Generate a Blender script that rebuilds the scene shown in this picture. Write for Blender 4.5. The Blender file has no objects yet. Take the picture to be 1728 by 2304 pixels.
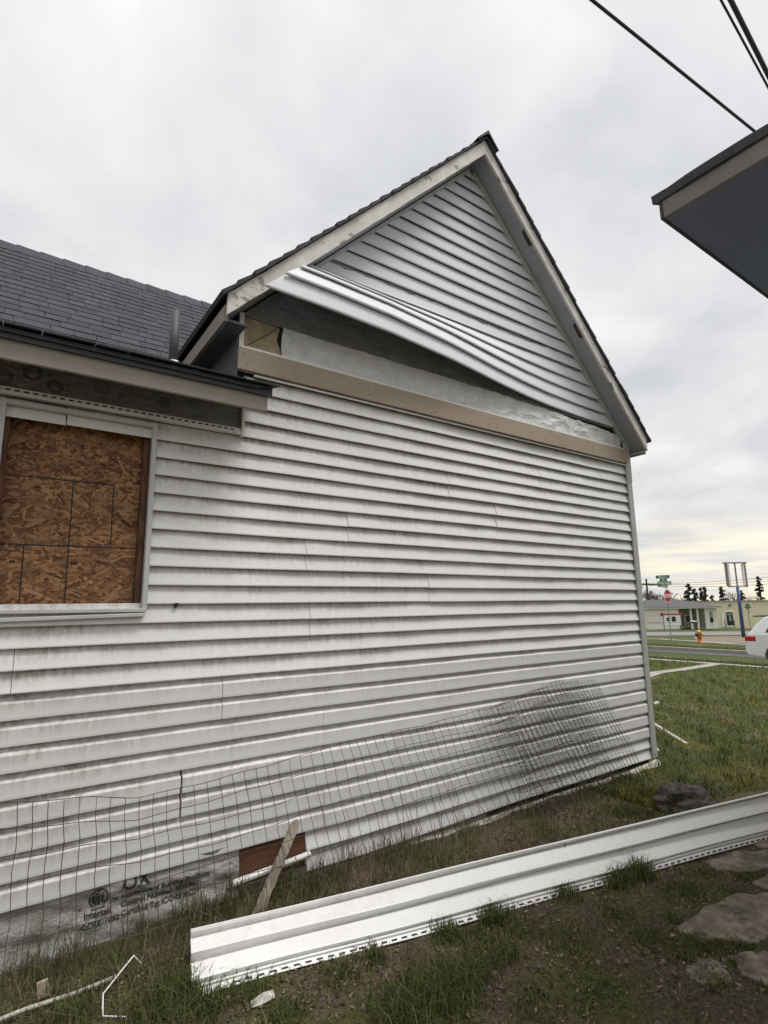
import bpy, bmesh, math, random
import numpy as np
from mathutils import Vector, Matrix
random.seed(7); RNG = np.random.default_rng(11)
scene = bpy.context.scene
col = scene.collection

# ------------------------------------------------------------------ camera
FPX, IW, IH = 1220.39, 1728.0, 2304.0
YAW, PITCH, ROLL = 0.612772, 0.172726, -0.0137538
CAM = np.array([0.0, -3.128, 1.541])
_f = np.array([math.sin(YAW)*math.cos(PITCH), math.cos(YAW)*math.cos(PITCH), math.sin(PITCH)])
_r0 = np.array([math.cos(YAW), -math.sin(YAW), 0.0]); _u0 = np.cross(_r0, _f)
_r = math.cos(ROLL)*_r0 + math.sin(ROLL)*_u0
_u = -math.sin(ROLL)*_r0 + math.cos(ROLL)*_u0
cd = bpy.data.cameras.new('camera'); cam = bpy.data.objects.new('camera', cd); col.objects.link(cam)
cd.sensor_fit = 'HORIZONTAL'; cd.sensor_width = 36.0; cd.lens = FPX/IW*36.0
cd.clip_start = 0.05; cd.clip_end = 3000
cam.matrix_world = Matrix(((_r[0], _u[0], -_f[0], CAM[0]), (_r[1], _u[1], -_f[1], CAM[1]), (_r[2], _u[2], -_f[2], CAM[2]), (0, 0, 0, 1)))
scene.camera = cam

# ------------------------------------------------------------------ sky and sun
SUN_DIR = Vector((0.22, -0.30, 0.93)).normalized()
world = bpy.data.worlds.new('World'); scene.world = world; world.use_nodes = True
nt = world.node_tree; nt.nodes.clear()
def N(t, **kw):
    n = nt.nodes.new(t)
    for k, v in kw.items(): setattr(n, k, v)
    return n
def L(a, b): nt.links.new(a, b)
def math_node(op, a, b=None, c=None):
    n = N('ShaderNodeMath', operation=op)
    for i, v in enumerate((a, b, c)):
        if v is None: continue
        if isinstance(v, (int, float)): n.inputs[i].default_value = v
        else: L(v, n.inputs[i])
    return n.outputs[0]
def ramp_node(fac, stops):
    n = N('ShaderNodeValToRGB'); e = n.color_ramp.elements
    while len(e) < len(stops): e.new(0.5)
    for i, (p, c) in enumerate(stops):
        e[i].position = p; e[i].color = (*c, 1)
    L(fac, n.inputs[0]); return n.outputs[0]
def mixc(fac, a, b, blend='MIX'):
    n = N('ShaderNodeMix', data_type='RGBA', blend_type=blend)
    if isinstance(fac, (int, float)): n.inputs[0].default_value = fac
    else: L(fac, n.inputs[0])
    for i, v in ((6, a), (7, b)):
        if isinstance(v, tuple): n.inputs[i].default_value = (*v, 1)
        else: L(v, n.inputs[i])
    return n.outputs[2]
tc = N('ShaderNodeTexCoord'); sep = N('ShaderNodeSeparateXYZ'); L(tc.outputs['Generated'], sep.inputs[0])
zc = math_node('MAXIMUM', sep.outputs[2], 0.0)
den = math_node('ADD', zc, 0.22)
cmb = N('ShaderNodeCombineXYZ')
L(math_node('DIVIDE', sep.outputs[0], den), cmb.inputs[0]); L(math_node('DIVIDE', sep.outputs[1], den), cmb.inputs[1])
n1 = N('ShaderNodeTexNoise'); L(cmb.outputs[0], n1.inputs['Vector'])
n1.inputs['Scale'].default_value = 2.0; n1.inputs['Detail'].default_value = 6.0; n1.inputs['Roughness'].default_value = 0.54; n1.inputs['Distortion'].default_value = 0.25
n2 = N('ShaderNodeTexNoise'); L(cmb.outputs[0], n2.inputs['Vector'])
n2.inputs['Scale'].default_value = 0.55; n2.inputs['Detail'].default_value = 3.0
cl = math_node('ADD', math_node('MULTIPLY', n1.outputs[0], 0.55), math_node('MULTIPLY', n2.outputs[0], 0.45))
cloud = ramp_node(cl, [(0.37, (0.375, 0.382, 0.395)), (0.455, (0.45, 0.454, 0.46)), (0.54, (0.52, 0.52, 0.515)), (0.63, (0.65, 0.64, 0.62))])
# warm light low over the horizon, broken by grey bands
mp = N('ShaderNodeMapping'); mp.inputs['Scale'].default_value = (2.2, 2.2, 26.0); L(tc.outputs['Generated'], mp.inputs[0])
n3 = N('ShaderNodeTexNoise'); L(mp.outputs[0], n3.inputs['Vector']); n3.inputs['Scale'].default_value = 1.6; n3.inputs['Detail'].default_value = 4.0
low = ramp_node(n3.outputs[0], [(0.40, (0.44, 0.45, 0.47)), (0.52, (0.64, 0.59, 0.49)), (0.66, (0.78, 0.69, 0.47))])
lowf = N('ShaderNodeMapRange', interpolation_type='SMOOTHSTEP'); L(sep.outputs[2], lowf.inputs[0])
lowf.inputs[1].default_value = 0.02; lowf.inputs[2].default_value = 0.17; lowf.inputs[3].default_value = 1.0; lowf.inputs[4].default_value = 0.0
clouds = mixc(lowf.outputs[0], cloud, low)
grad = math_node('ADD', math_node('MULTIPLY', zc, 0.22), 0.92)
gc = N('ShaderNodeCombineXYZ'); [L(grad, gc.inputs[i]) for i in range(3)]
clouds = mixc(1.0, clouds, gc.outputs[0], 'MULTIPLY')
sky = N('ShaderNodeTexSky', sky_type='NISHITA'); sky.sun_disc = False
sky.sun_elevation = math.asin(SUN_DIR.z); sky.sun_rotation = math.atan2(SUN_DIR.x, SUN_DIR.y)
bg1 = N('ShaderNodeBackground'); L(sky.outputs[0], bg1.inputs[0]); bg1.inputs[1].default_value = 0.05
bg2 = N('ShaderNodeBackground'); L(clouds, bg2.inputs[0]); bg2.inputs[1].default_value = 0.90
ms = N('ShaderNodeMixShader'); ms.inputs[0].default_value = 0.94; L(bg1.outputs[0], ms.inputs[1]); L(bg2.outputs[0], ms.inputs[2])
wo = N('ShaderNodeOutputWorld'); L(ms.outputs[0], wo.inputs[0])
sd = bpy.data.lights.new('sun', 'SUN'); sd.energy = 1.5; sd.angle = math.radians(26); sd.color = (1.0, 0.98, 0.95)
sun = bpy.data.objects.new('sun', sd); col.objects.link(sun); sun.location = (0, -20, 30)
sun.rotation_euler = SUN_DIR.to_track_quat('Z', 'Y').to_euler()
vs = scene.view_settings; vs.view_transform = 'Standard'; vs.look = 'None'; vs.exposure = 0.97; vs.gamma = 1.0; vs.use_curve_mapping = False
scene.render.engine = 'CYCLES'; scene.cycles.max_bounces = 6; scene.cycles.use_denoising = True

# ------------------------------------------------------------------ helpers
GK = [(-60, 0.0), (6.5, 0.0), (20, -.44), (21.2, -.50), (27, -.60), (34, -.80), (60, -1.40), (120, -2.6), (400, -6.0), (2500, -9.0)]
def gz(x):
    return np.interp(x, [k[0] for k in GK], [k[1] for k in GK])
def ray(u, v): return (u-IW/2)/FPX*_r - (v-IH/2)/FPX*_u + _f
def PT(u, v, depth): return CAM + ray(u, v)*depth
def PY(u, v, y=0.0):
    d = ray(u, v); return CAM + d*((y-CAM[1])/d[1])
def PZ(u, v, z=0.0):
    d = ray(u, v); return CAM + d*((z-CAM[2])/d[2])
def G(u, v):
    d = ray(u, v); t = np.geomspace(1.0, 600, 6000); X = CAM[0]+d[0]*t; Z = CAM[2]+d[2]*t
    i = int(np.argmax(Z < gz(X))); return CAM + d*t[i]
WL = {}
def wloc(p): return np.array(WL.get(p.name, (0, 0, 0))) if p is not None else np.zeros(3)
def link(o, parent=None):
    col.objects.link(o)
    if parent is not None: o.parent = parent
def tag(o, label, cat, group=None, kind=None):
    if label: o['label'] = label
    if cat: o['category'] = cat
    if group: o['group'] = group
    if kind: o['kind'] = kind
    return o
def thing(name, label, cat, loc=(0, 0, 0), rz=0.0, group=None):
    o = bpy.data.objects.new(name, None); link(o); o.location = tuple(loc); o.rotation_euler = (0, 0, rz); o.empty_display_size = .1
    WL[o.name] = tuple(loc); return tag(o, label, cat, group)
class MB:
    def __init__(s): s.v = []; s.f = []; s.uv = None; s.c = None
    def add(s, vs, fs):
        n = len(s.v); s.v += [tuple(map(float, p)) for p in vs]; s.f += [tuple(i+n for i in q) for q in fs]; return s
    def box(s, a, b):
        x0, y0, z0 = a; x1, y1, z1 = b
        return s.add([(x0,y0,z0),(x1,y0,z0),(x1,y1,z0),(x0,y1,z0),(x0,y0,z1),(x1,y0,z1),(x1,y1,z1),(x0,y1,z1)],
                     [(0,3,2,1),(4,5,6,7),(0,1,5,4),(1,2,6,5),(2,3,7,6),(3,0,4,7)])
    def hexa(s, p):   # 8 points, bottom 4 then top 4
        return s.add(p, [(0,3,2,1),(4,5,6,7),(0,1,5,4),(1,2,6,5),(2,3,7,6),(3,0,4,7)])
    def prism(s, poly, y0, y1):   # polygon in x,z extruded along y
        n = len(poly); vs = [(x, y0, z) for x, z in poly]+[(x, y1, z) for x, z in poly]
        return s.add(vs, [tuple(range(n)), tuple(range(2*n-1, n-1, -1))]+[(i, i+n, (i+1) % n+n, (i+1) % n) for i in range(n)])
    def prismz(s, poly, z0, z1):
        n = len(poly); vs = [(x, y, z0) for x, y in poly]+[(x, y, z1) for x, y in poly]
        return s.add(vs, [tuple(range(n-1, -1, -1)), tuple(range(n, 2*n))]+[(i, (i+1) % n, (i+1) % n+n, i+n) for i in range(n)])
    def tube(s, pts, r, n=6, cap=True):
        pts = [np.array(p, float) for p in pts]; rs = r if isinstance(r, (list, tuple, np.ndarray)) else [r]*len(pts)
        base = len(s.v); up = np.array([0.13, 0.29, 0.95])
        for i, p in enumerate(pts):
            d = pts[min(i+1, len(pts)-1)]-pts[max(i-1, 0)]; d = d/(np.linalg.norm(d)+1e-9)
            a = np.cross(d, up); 
            if np.linalg.norm(a) < 1e-3: a = np.cross(d, np.array([1., 0, 0]))
            a /= np.linalg.norm(a); b = np.cross(d, a)
            for k in range(n):
                t = 2*math.pi*k/n; s.v.append(tuple(p+rs[i]*(math.cos(t)*a+math.sin(t)*b)))
        for i in range(len(pts)-1):
            for k in range(n):
                q = base+i*n; s.f.append((q+k, q+(k+1) % n, q+n+(k+1) % n, q+n+k))
        if cap:
            s.f.append(tuple(base+k for k in range(n-1, -1, -1))); s.f.append(tuple(base+(len(pts)-1)*n+k for k in range(n)))
        return s
    def lathe(s, prof, c=(0, 0, 0), n=12):
        base = len(s.v)
        for r, z in prof:
            for k in range(n):
                t = 2*math.pi*k/n; s.v.append((c[0]+r*math.cos(t), c[1]+r*math.sin(t), c[2]+z))
        for i in range(len(prof)-1):
            for k in range(n):
                q = base+i*n; s.f.append((q+k, q+(k+1) % n, q+n+(k+1) % n, q+n+k))
        s.f.append(tuple(base+k for k in range(n-1, -1, -1))); s.f.append(tuple(base+(len(prof)-1)*n+k for k in range(n)))
        return s
    def build(s, name, m, parent=None, local=False, smooth=False, bevel=0.0, kind=None, label=None):
        me = bpy.data.meshes.new(name); off = np.zeros(3) if local else wloc(parent)
        me.from_pydata([tuple(np.array(p)-off) for p in s.v], [], s.f)
        if s.uv is not None:
            uv = me.uv_layers.new(name='uv'); idx = np.empty(len(me.loops), np.int32); me.loops.foreach_get('vertex_index', idx)
            uv.data.foreach_set('uv', np.array(s.uv, np.float32)[idx].ravel())
        if s.c is not None:
            ca = me.color_attributes.new('tint', 'FLOAT_COLOR', 'POINT'); ca.data.foreach_set('color', np.c_[np.array(s.c, np.float32), np.ones(len(s.v), np.float32)].ravel())
        if smooth: me.polygons.foreach_set('use_smooth', [True]*len(me.polygons))
        me.materials.append(m); me.update()
        o = bpy.data.objects.new(name, me); link(o, parent)
        if bevel:
            b = o.modifiers.new('bevel', 'BEVEL'); b.width = bevel; b.segments = 2; b.limit_method = 'ANGLE'
        WL[o.name] = tuple(off) if parent is not None and not local else (0, 0, 0)
        if kind: o['kind'] = kind
        if label: o['label'] = label
        return o
def text_mesh(name, body, size, mtx, m, parent, depth=0.0006, align='LEFT'):
    cu = bpy.data.curves.new(name, 'FONT'); cu.body = body; cu.size = size; cu.extrude = depth; cu.align_x = align; cu.resolution_u = 3; cu.offset = size*.022
    t = bpy.data.objects.new(name, cu); col.objects.link(t); bpy.context.view_layer.update()
    me = bpy.data.meshes.new_from_object(t.evaluated_get(bpy.context.evaluated_depsgraph_get()))
    bpy.data.objects.remove(t); me.transform(mtx); me.materials.clear(); me.materials.append(m)
    o = bpy.data.objects.new(name, me); link(o, parent)
    return o

# ------------------------------------------------------------------ materials
def nodes(name):
    m = bpy.data.materials.new(name); m.use_nodes = True; t = m.node_tree; b = t.nodes['Principled BSDF']; return m, t, b
class MT:
    def __init__(s, name, rough=.6, spec=.4):
        s.m, s.t, s.b = nodes(name); s.b.inputs['Roughness'].default_value = rough; s.b.inputs['Specular IOR Level'].default_value = spec
        s.co = s.t.nodes.new('ShaderNodeTexCoord')
    def n(s, t): return s.t.nodes.new(t)
    def l(s, a, b): s.t.links.new(a, b)
    def vec(s, scale=(1, 1, 1), rot=(0, 0, 0), out='Object'):
        mp = s.n('ShaderNodeMapping'); mp.inputs['Scale'].default_value = scale; mp.inputs['Rotation'].default_value = rot
        s.l(s.co.outputs[out], mp.inputs[0]); return mp.outputs[0]
    def noise(s, scale=5, detail=4, rough=.55, vec=None, dist=0):
        n = s.n('ShaderNodeTexNoise'); n.inputs['Scale'].default_value = scale; n.inputs['Detail'].default_value = detail
        n.inputs['Roughness'].default_value = rough; n.inputs['Distortion'].default_value = dist
        s.l(vec if vec is not None else s.co.outputs['Object'], n.inputs['Vector']); return n.outputs[0]
    def ramp(s, fac, stops, const=False):
        n = s.n('ShaderNodeValToRGB'); e = n.color_ramp.elements
        if const: n.color_ramp.interpolation = 'CONSTANT'
        while len(e) < len(stops): e.new(.5)
        for i, (p, c) in enumerate(stops):
            e[i].position = p; e[i].color = (*(c if isinstance(c, tuple) else (c, c, c)), 1)
        s.l(fac, n.inputs[0]); return n.outputs[0]
    def mix(s, fac, a, b, blend='MIX'):
        n = s.n('ShaderNodeMix'); n.data_type = 'RGBA'; n.blend_type = blend
        if isinstance(fac, (int, float)): n.inputs[0].default_value = fac
        else: s.l(fac, n.inputs[0])
        for i, v in ((6, a), (7, b)):
            if isinstance(v, tuple): n.inputs[i].default_value = (*v, 1)
            else: s.l(v, n.inputs[i])
        return n.outputs[2]
    def mth(s, op, a, b=0.0):
        n = s.n('ShaderNodeMath'); n.operation = op
        for i, v in enumerate((a, b)):
            if isinstance(v, (int, float)): n.inputs[i].default_value = v
            else: s.l(v, n.inputs[i])
        return n.outputs[0]
    def base(s, c):
        if isinstance(c, tuple): s.b.inputs['Base Color'].default_value = (*c, 1)
        else: s.l(c, s.b.inputs['Base Color'])
        return s
    def bump(s, h, strength=.3, dist=.01):
        n = s.n('ShaderNodeBump'); n.inputs['Strength'].default_value = strength; n.inputs['Distance'].default_value = dist
        s.l(h, n.inputs['Height']); s.l(n.outputs[0], s.b.inputs['Normal']); return s
def simple(name, c, rough=.6, var=.12, scale=12, bump=0.0, spec=.4, metal=0.0):
    t = MT(name, rough, spec); nz = t.noise(scale, 5)
    a = tuple(max(0, x*(1-var)) for x in c); b = tuple(min(1, x*(1+var)) for x in c)
    t.base(t.ramp(nz, [(.3, a), (.7, b)])); t.b.inputs['Metallic'].default_value = metal
    if bump: t.bump(nz, bump)
    return t.m
M = {}
def vinyl(name, clean, dirt, amount):
    t = MT(name, .42, .35)
    uv = t.n('ShaderNodeSeparateXYZ'); t.l(t.co.outputs['UV'], uv.inputs[0])
    big = t.noise(.9, 3); streak = t.noise(1, 4, vec=t.vec((38, 38, 2.2))); fine = t.noise(210, 3, .7); pat = t.noise(7, 5)
    # grime collects under each lap and is rain-washed towards the butt edge
    up = t.ramp(uv.outputs[1], [(.10, 0.0), (.45, .45), (.95, 1.0)])
    k = t.mth('MULTIPLY', t.ramp(streak, [(.30, .25), (.66, 1.0)]), up)
    k = t.mth('MULTIPLY', k, t.ramp(pat, [(.30, .35), (.68, 1.0)]))
    k = t.mth('MULTIPLY', k, t.ramp(big, [(.32, .35), (.62, 1.0)]))
    k = t.mth('MULTIPLY', k, t.ramp(fine, [(.32, .35), (.62, 1.0)]))
    k = t.mth('ADD', k, t.mth('MULTIPLY', t.ramp(fine, [(.55, 0.0), (.72, 1.0)]), .10))
    kk = t.n('ShaderNodeMath'); kk.operation = 'MULTIPLY'; kk.use_clamp = True; t.l(k, kk.inputs[0]); xx = t.n('ShaderNodeSeparateXYZ'); t.l(t.co.outputs['Object'], xx.inputs[0]); mr = t.n('ShaderNodeMapRange'); t.l(xx.outputs[0], mr.inputs[0]); mr.inputs[1].default_value = -3.0; mr.inputs[2].default_value = 2.0; mr.inputs[3].default_value = 1.7*amount; mr.inputs[4].default_value = .75*amount; t.l(mr.outputs[0], kk.inputs[1])
    c = t.mix(kk.outputs[0], clean, dirt)
    c = t.mix(.10, c, t.ramp(t.noise(2.3, 3), [(.3, .62), (.7, 1.0)]), 'MULTIPLY')
    t.base(c); t.bump(t.noise(420, 2), .06, .002); return t.m
M['vinyl'] = vinyl('white_vinyl', (.75, .745, .735), (.26, .225, .185), 1.0)
M['vinyl_shade_grey'] = vinyl('shade_grey_vinyl', (.64, .66, .69), (.40, .39, .38), .35)  # lightly dirtied vinyl, gable shade put into its grey-blue tone
M['vinyl_shade_grey'].node_tree.nodes['Principled BSDF'].inputs['Roughness'].default_value = .62
M['vinyl_shade_grey'].node_tree.nodes['Principled BSDF'].inputs['Specular IOR Level'].default_value = .2
M['trim_white'] = simple('white_trim', (.72, .71, .69), .45, .08, 9)
M['trim_mid'] = simple('shade_grey_window_trim', (.50, .50, .50), .5, .08, 9)  # white trim greyed, its shade put into the colour
M['trim_grey'] = simple('grey_corner_vinyl', (.42, .42, .41), .5, .08, 9)
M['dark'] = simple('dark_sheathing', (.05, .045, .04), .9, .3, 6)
M['sidewall'] = simple('shade_dark_side_wall', (.10, .105, .12), .8, .15, 5)  # shadow below the gable eave put into this dark blue-grey
def wrap(name, a, b, rings=False, bs=1.0):
    t = MT(name, .5, .4); nz = t.noise(6, 6, vec=t.vec((.6, 1, 3)), dist=.4); cr = t.noise(26, 5, vec=t.vec((1, 1, 1)), dist=1.2)
    c = t.mix(t.ramp(t.noise(9, 6), [(.35, 0.0), (.75, 1.0)]), a, b)
    if rings:
        v = t.n('ShaderNodeTexVoronoi'); v.inputs['Scale'].default_value = 7.5; v.inputs['Randomness'].default_value = .7
        t.l(t.vec((1, 0.01, 1)), v.inputs['Vector'])
        rg = t.ramp(v.outputs['Distance'], [(.0, 0.0), (.16, 0.0), (.20, 1.0), (.31, 1.0), (.35, 0.0), (.44, 0.0), (.47, .7), (.52, 0.0)])
        c = t.mix(t.mth('MULTIPLY', rg, .8), c, (.10, .10, .10))
    t.base(c); h = t.mth('ADD', nz, t.mth('MULTIPLY', cr, .6)); t.bump(h, bs, .04); return t.m
M['wrap'] = wrap('grey_house_wrap', (.74, .745, .75), (.60, .59, .58), False, .8)
M['wrap'].node_tree.nodes['Principled BSDF'].inputs['Roughness'].default_value = .32
M['wrap_shade'] = wrap('shade_toned_wrap', (.27, .28, .31), (.20, .205, .225))  # house wrap with the loose flap's shadow put into its colour
M['wrap_low'] = wrap('dirty_house_wrap', (.33, .325, .32), (.17, .145, .12), False, .45)
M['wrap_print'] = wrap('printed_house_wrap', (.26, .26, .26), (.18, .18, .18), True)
def woodgrain(name, a, b, sx=2.0, sz=38, rot=(0, 0, 0), rough=.75):
    t = MT(name, rough, .25); w = t.n('ShaderNodeTexWave'); w.wave_type = 'BANDS'; w.bands_direction = 'Z'
    w.inputs['Scale'].default_value = 6.0; w.inputs['Distortion'].default_value = 5.5; w.inputs['Detail'].default_value = 3.5; w.inputs['Detail Scale'].default_value = 1.6
    t.l(t.vec((sx*.35, 1, sz*.16), rot), w.inputs['Vector'])
    fi = t.noise(1, 4, vec=t.vec((sx*5, 20, sz*6), rot))
    c = t.mix(t.ramp(w.outputs[0], [(.25, 0.0), (.75, 1.0)]), a, b)
    c = t.mix(.35, c, t.ramp(fi, [(.3, .55), (.7, 1.0)]), 'MULTIPLY')
    c = t.mix(.3, c, t.ramp(t.noise(1.6, 4), [(.3, .6), (.7, 1.0)]), 'MULTIPLY')
    t.base(c); t.bump(fi, .25, .004); return t.m
M['frieze'] = woodgrain('weathered_tan_board', (.47, .395, .305), (.36, .295, .225))
M['fascia'] = woodgrain('grey_brown_fascia', (.36, .325, .28), (.27, .24, .205), 3, 60)
M['stake'] = woodgrain('weathered_grey_stake', (.34, .29, .24), (.20, .165, .13), 30, 1.2)
M['jamb'] = woodgrain('red_brown_jamb', (.17, .09, .055), (.11, .06, .038), 30, 1.5)
M['patch'] = woodgrain('red_brown_sheathing', (.17, .075, .045), (.11, .05, .03), 3, 20)
M['osb_plain'] = simple('insulation_board', (.36, .29, .19), .9, .3, 14, .3)
def peeling():
    t = MT('peeling_white_paint', .55, .3); nz = t.noise(1, 7, .65, vec=t.vec((5, 5, 7)), dist=.5); sp = t.noise(34, 4)
    k = t.ramp(nz, [(.59, 0.0), (.605, 1.0)]); k2 = t.ramp(t.noise(1, 5, .7, vec=t.vec((16, 16, 40), (0, .78, 0)), dist=.8), [(.655, 0.0), (.675, 1.0)])
    c = t.mix(t.ramp(t.noise(11, 5), [(.3, 0.0), (.7, 1.0)]), (.66, .64, .60), (.55, .53, .49))
    c = t.mix(k, c, (.27, .255, .23)); c = t.mix(k2, c, (.14, .12, .10)); t.base(c); t.bump(t.mth('SUBTRACT', 1.0, k), .5, .006); return t.m
M['rake'] = peeling()
M['soffit'] = simple('grey_soffit', (.30, .31, .33), .8, .1, 4)
M['fascia_grey'] = woodgrain('grey_fascia', (.25, .24, .23), (.19, .18, .172), 3, 60)
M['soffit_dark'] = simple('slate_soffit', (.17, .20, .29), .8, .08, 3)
def shingle():
    t = MT('charcoal_shingle', .9, .2); g = t.noise(160, 3, .7); oi = t.n('ShaderNodeObjectInfo')
    c = t.ramp(g, [(.3, (.036, .038, .044)), (.7, (.10, .104, .114))])
    c = t.mix(.55, c, t.ramp(oi.outputs['Random'], [(0.0, .68), (1.0, 1.2)]), 'MULTIPLY'); t.base(t.mix(.35, c, t.ramp(t.noise(2.1, 5), [(.3, .55), (.7, 1.2)]), 'MULTIPLY')); t.bump(g, .5, .004); return t.m
M['shingle'] = shingle()
M['drip'] = simple('dark_drip_edge', (.035, .038, .045), .55, .1, 8)
M['pipe'] = simple('grey_pipe', (.06, .06, .065), .6, .15, 20)
M['galv'] = simple('galvanised', (.55, .55, .55), .4, .15, 18, metal=.5)
def tinted(name, rough=.7, trans=0.0, var=0.0):
    t = MT(name, rough, .25); a = t.n('ShaderNodeVertexColor'); a.layer_name = 'tint'; t.base(a.outputs[0])
    if trans:
        out = t.t.nodes['Material Output']; tr = t.n('ShaderNodeBsdfTranslucent'); t.l(a.outputs[0], tr.inputs[0])
        mx = t.n('ShaderNodeMixShader'); mx.inputs[0].default_value = trans; t.l(t.b.outputs[0], mx.inputs[1]); t.l(tr.outputs[0], mx.inputs[2]); t.l(mx.outputs[0], out.inputs[0])
    return t.m
M['tint'] = tinted('wood_strand', .65)
M['blade'] = tinted('grass_blade', .55, .3)
M['leaf'] = tinted('dead_leaf', .8)
M['black'] = simple('black_print', (.02, .02, .02), .7, .2, 30)
M['rust_wire'] = simple('rusty_dark_wire', (.055, .045, .04), .6, .35, 40, metal=.3)
M['dirty_white'] = simple('dirty_white_plastic', (.42, .40, .36), .6, .35, 30)
M['panel'] = vinyl('fallen_panel_vinyl', (.78, .775, .76), (.30, .26, .21), .55)
M['rock'] = None
t = MT('dark_basalt', .85, .3); nz = t.noise(9, 8, .65); t.base(t.ramp(nz, [(.3, (.022, .020, .020)), (.55, (.075, .066, .06)), (.8, (.17, .15, .13))])); t.bump(nz, .8, .03); M['rock'] = t.m
t = MT('mossy_flagstone', .9, .25); nz = t.noise(14, 8, .6); big = t.noise(3, 4)
c = t.ramp(nz, [(.25, (.085, .066, .052)), (.5, (.18, .148, .118)), (.75, (.34, .295, .245))]); c = t.mix(t.ramp(big, [(.56, 0.0), (.72, .7)]), c, (.045, .055, .02)); t.base(c); t.bump(nz, .6, .012); M['flag'] = t.m
M['asphalt'] = simple('asphalt', (.075, .075, .08), .9, .2, 30, .2)
M['asphalt2'] = simple('pale_asphalt', (.20, .19, .185), .9, .12, 6, .1)
M['concrete'] = simple('concrete', (.30, .275, .235), .9, .18, 3, .1)
M['gravel'] = simple('gravel_verge', (.19, .15, .105), .95, .25, 8, .2)
M['paint_white'] = simple('white_car_paint', (.72, .73, .74), .25, .02, 3)
M['glass_dark'] = simple('tinted_glass', (.012, .014, .018), .08, .05, 3, spec=.6)
M['tyre'] = simple('tyre_rubber', (.02, .02, .021), .8, .15, 30)
M['rim'] = simple('alloy_rim', (.45, .46, .48), .3, .06, 20, metal=.7)
M['red_lamp'] = simple('red_lamp', (.36, .012, .016), .25, .15, 12)
M['sign_green'] = simple('sign_green', (.008, .115, .07), .5, .08, 12)
M['sign_red'] = simple('sign_red', (.30, .012, .018), .5, .08, 12)
M['sign_white'] = simple('sign_white', (.75, .75, .73), .5, .05, 12)
M['post'] = simple('grey_steel_post', (.20, .20, .20), .55, .15, 20, metal=.3)
M['blue'] = simple('blue_paint', (.05, .085, .20), .55, .12, 6)
M['hyd'] = simple('yellow_hydrant', (.55, .27, .045), .5, .15, 14)
M['hyd_low'] = simple('orange_hydrant_barrel', (.45, .13, .035), .5, .2, 14)
M['cream'] = simple('cream_wall', (.60, .55, .40), .8, .05, 2)
M['white_wall'] = simple('white_wall', (.68, .655, .59), .8, .06, 2)
M['green_wall'] = simple('sage_wall', (.25, .28, .215), .8, .05, 2)
M['roofgrey'] = simple('grey_roof', (.095, .09, .095), .9, .2, 3)
M['needle'] = tinted('conifer_needles', .8, .15)
M['bark'] = simple('dark_bark', (.055, .045, .04), .9, .3, 12)
M['twig'] = simple('bare_twig', (.11, .085, .07), .9, .2, 8)
t = MT('soil_and_lawn', .95, .15); a = t.n('ShaderNodeSeparateXYZ'); t.l(t.co.outputs['Object'], a.inputs[0])
nz = t.noise(2.6, 6); fine = t.noise(70, 7, .75); mid = t.noise(9, 5)
soil = t.ramp(fine, [(.25, (.036, .025, .018)), (.5, (.125, .090, .068)), (.72, (.27, .205, .16))])
moss = t.ramp(fine, [(.3, (.042, .047, .017)), (.7, (.165, .172, .060))])
lawn = t.ramp(t.noise(14, 6, .7), [(.3, (.035, .05, .016)), (.7, (.10, .125, .042))])
lawn = t.mix(t.ramp(t.noise(.55, 5), [(.56, 0.0), (.68, .8)]), lawn, (.17, .14, .07))
near = t.mix(t.ramp(nz, [(.44, 0.0), (.60, .85)]), soil, moss)
far = t.n('ShaderNodeMapRange'); t.l(t.mth('ADD', a.outputs[0], t.mth('MULTIPLY', mid, 1.5)), far.inputs[0]); far.inputs[1].default_value = 4.6; far.inputs[2].default_value = 6.2
t.base(t.mix(far.outputs[0], near, lawn)); t.bump(t.mth('ADD', fine, mid), .8, .03); M['ground'] = t.m

# ------------------------------------------------------------------ ground, road, paths
def hsh(x, y):
    return (np.sin(x*5.1+1.3)*np.cos(y*6.3-.7)+.6*np.sin(x*13.7-y*9.1)+.4*np.cos(x*23.1+y*27.7))/2.0
ROADX0, ROADX1 = 20.6, 26.9
def gh(x, y):
    z = gz(x); w = np.clip((7.5-np.abs(x))/2.0, 0, 1); return z + .014*hsh(x, y)*w - np.where((x > ROADX0-.02) & (x < ROADX1+.02), .13, 0.0)
xs = np.unique(np.r_[np.linspace(-60, -1, 24), np.arange(-1, 7.5, .05), np.geomspace(7.5, 20.55, 40), [20.58, 20.59, 26.91, 26.92], np.linspace(27, 60, 34), np.geomspace(60, 2500, 40)])
ys = np.unique(np.r_[-np.geomspace(4, 2000, 40), np.arange(-4, 1.5, .05), np.geomspace(1.5, 2000, 70)])
XX, YY = np.meshgrid(xs, ys, indexing='ij'); ZZ = gh(XX, YY)
b = MB(); b.v = list(zip(XX.ravel(), YY.ravel(), ZZ.ravel())); ny = len(ys)
b.f = [(i*ny+j, (i+1)*ny+j, (i+1)*ny+j+1, i*ny+j+1) for i in range(len(xs)-1) for j in range(ny-1)]
tag(b.build('ground', M['ground'], smooth=True), None, None, kind='structure')
def sheet(name, m, pts_rows, lift):
    b = MB(); n = len(pts_rows[0])
    for row in pts_rows:
        for x, y in row: b.v.append((x, y, float(gz(x))+lift))
    for i in range(len(pts_rows)-1):
        for j in range(n-1): b.f.append((i*n+j, (i+1)*n+j, (i+1)*n+j+1, i*n+j+1))
    return tag(b.build(name, m, smooth=True), None, None, kind='structure')
yr = np.linspace(-60, 90, 60)
sheet('road', M['asphalt'], [[(x, y) for y in yr] for x in (ROADX0-.01, 21.2, 23, 25, ROADX1+.01)], -.125)
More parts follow.
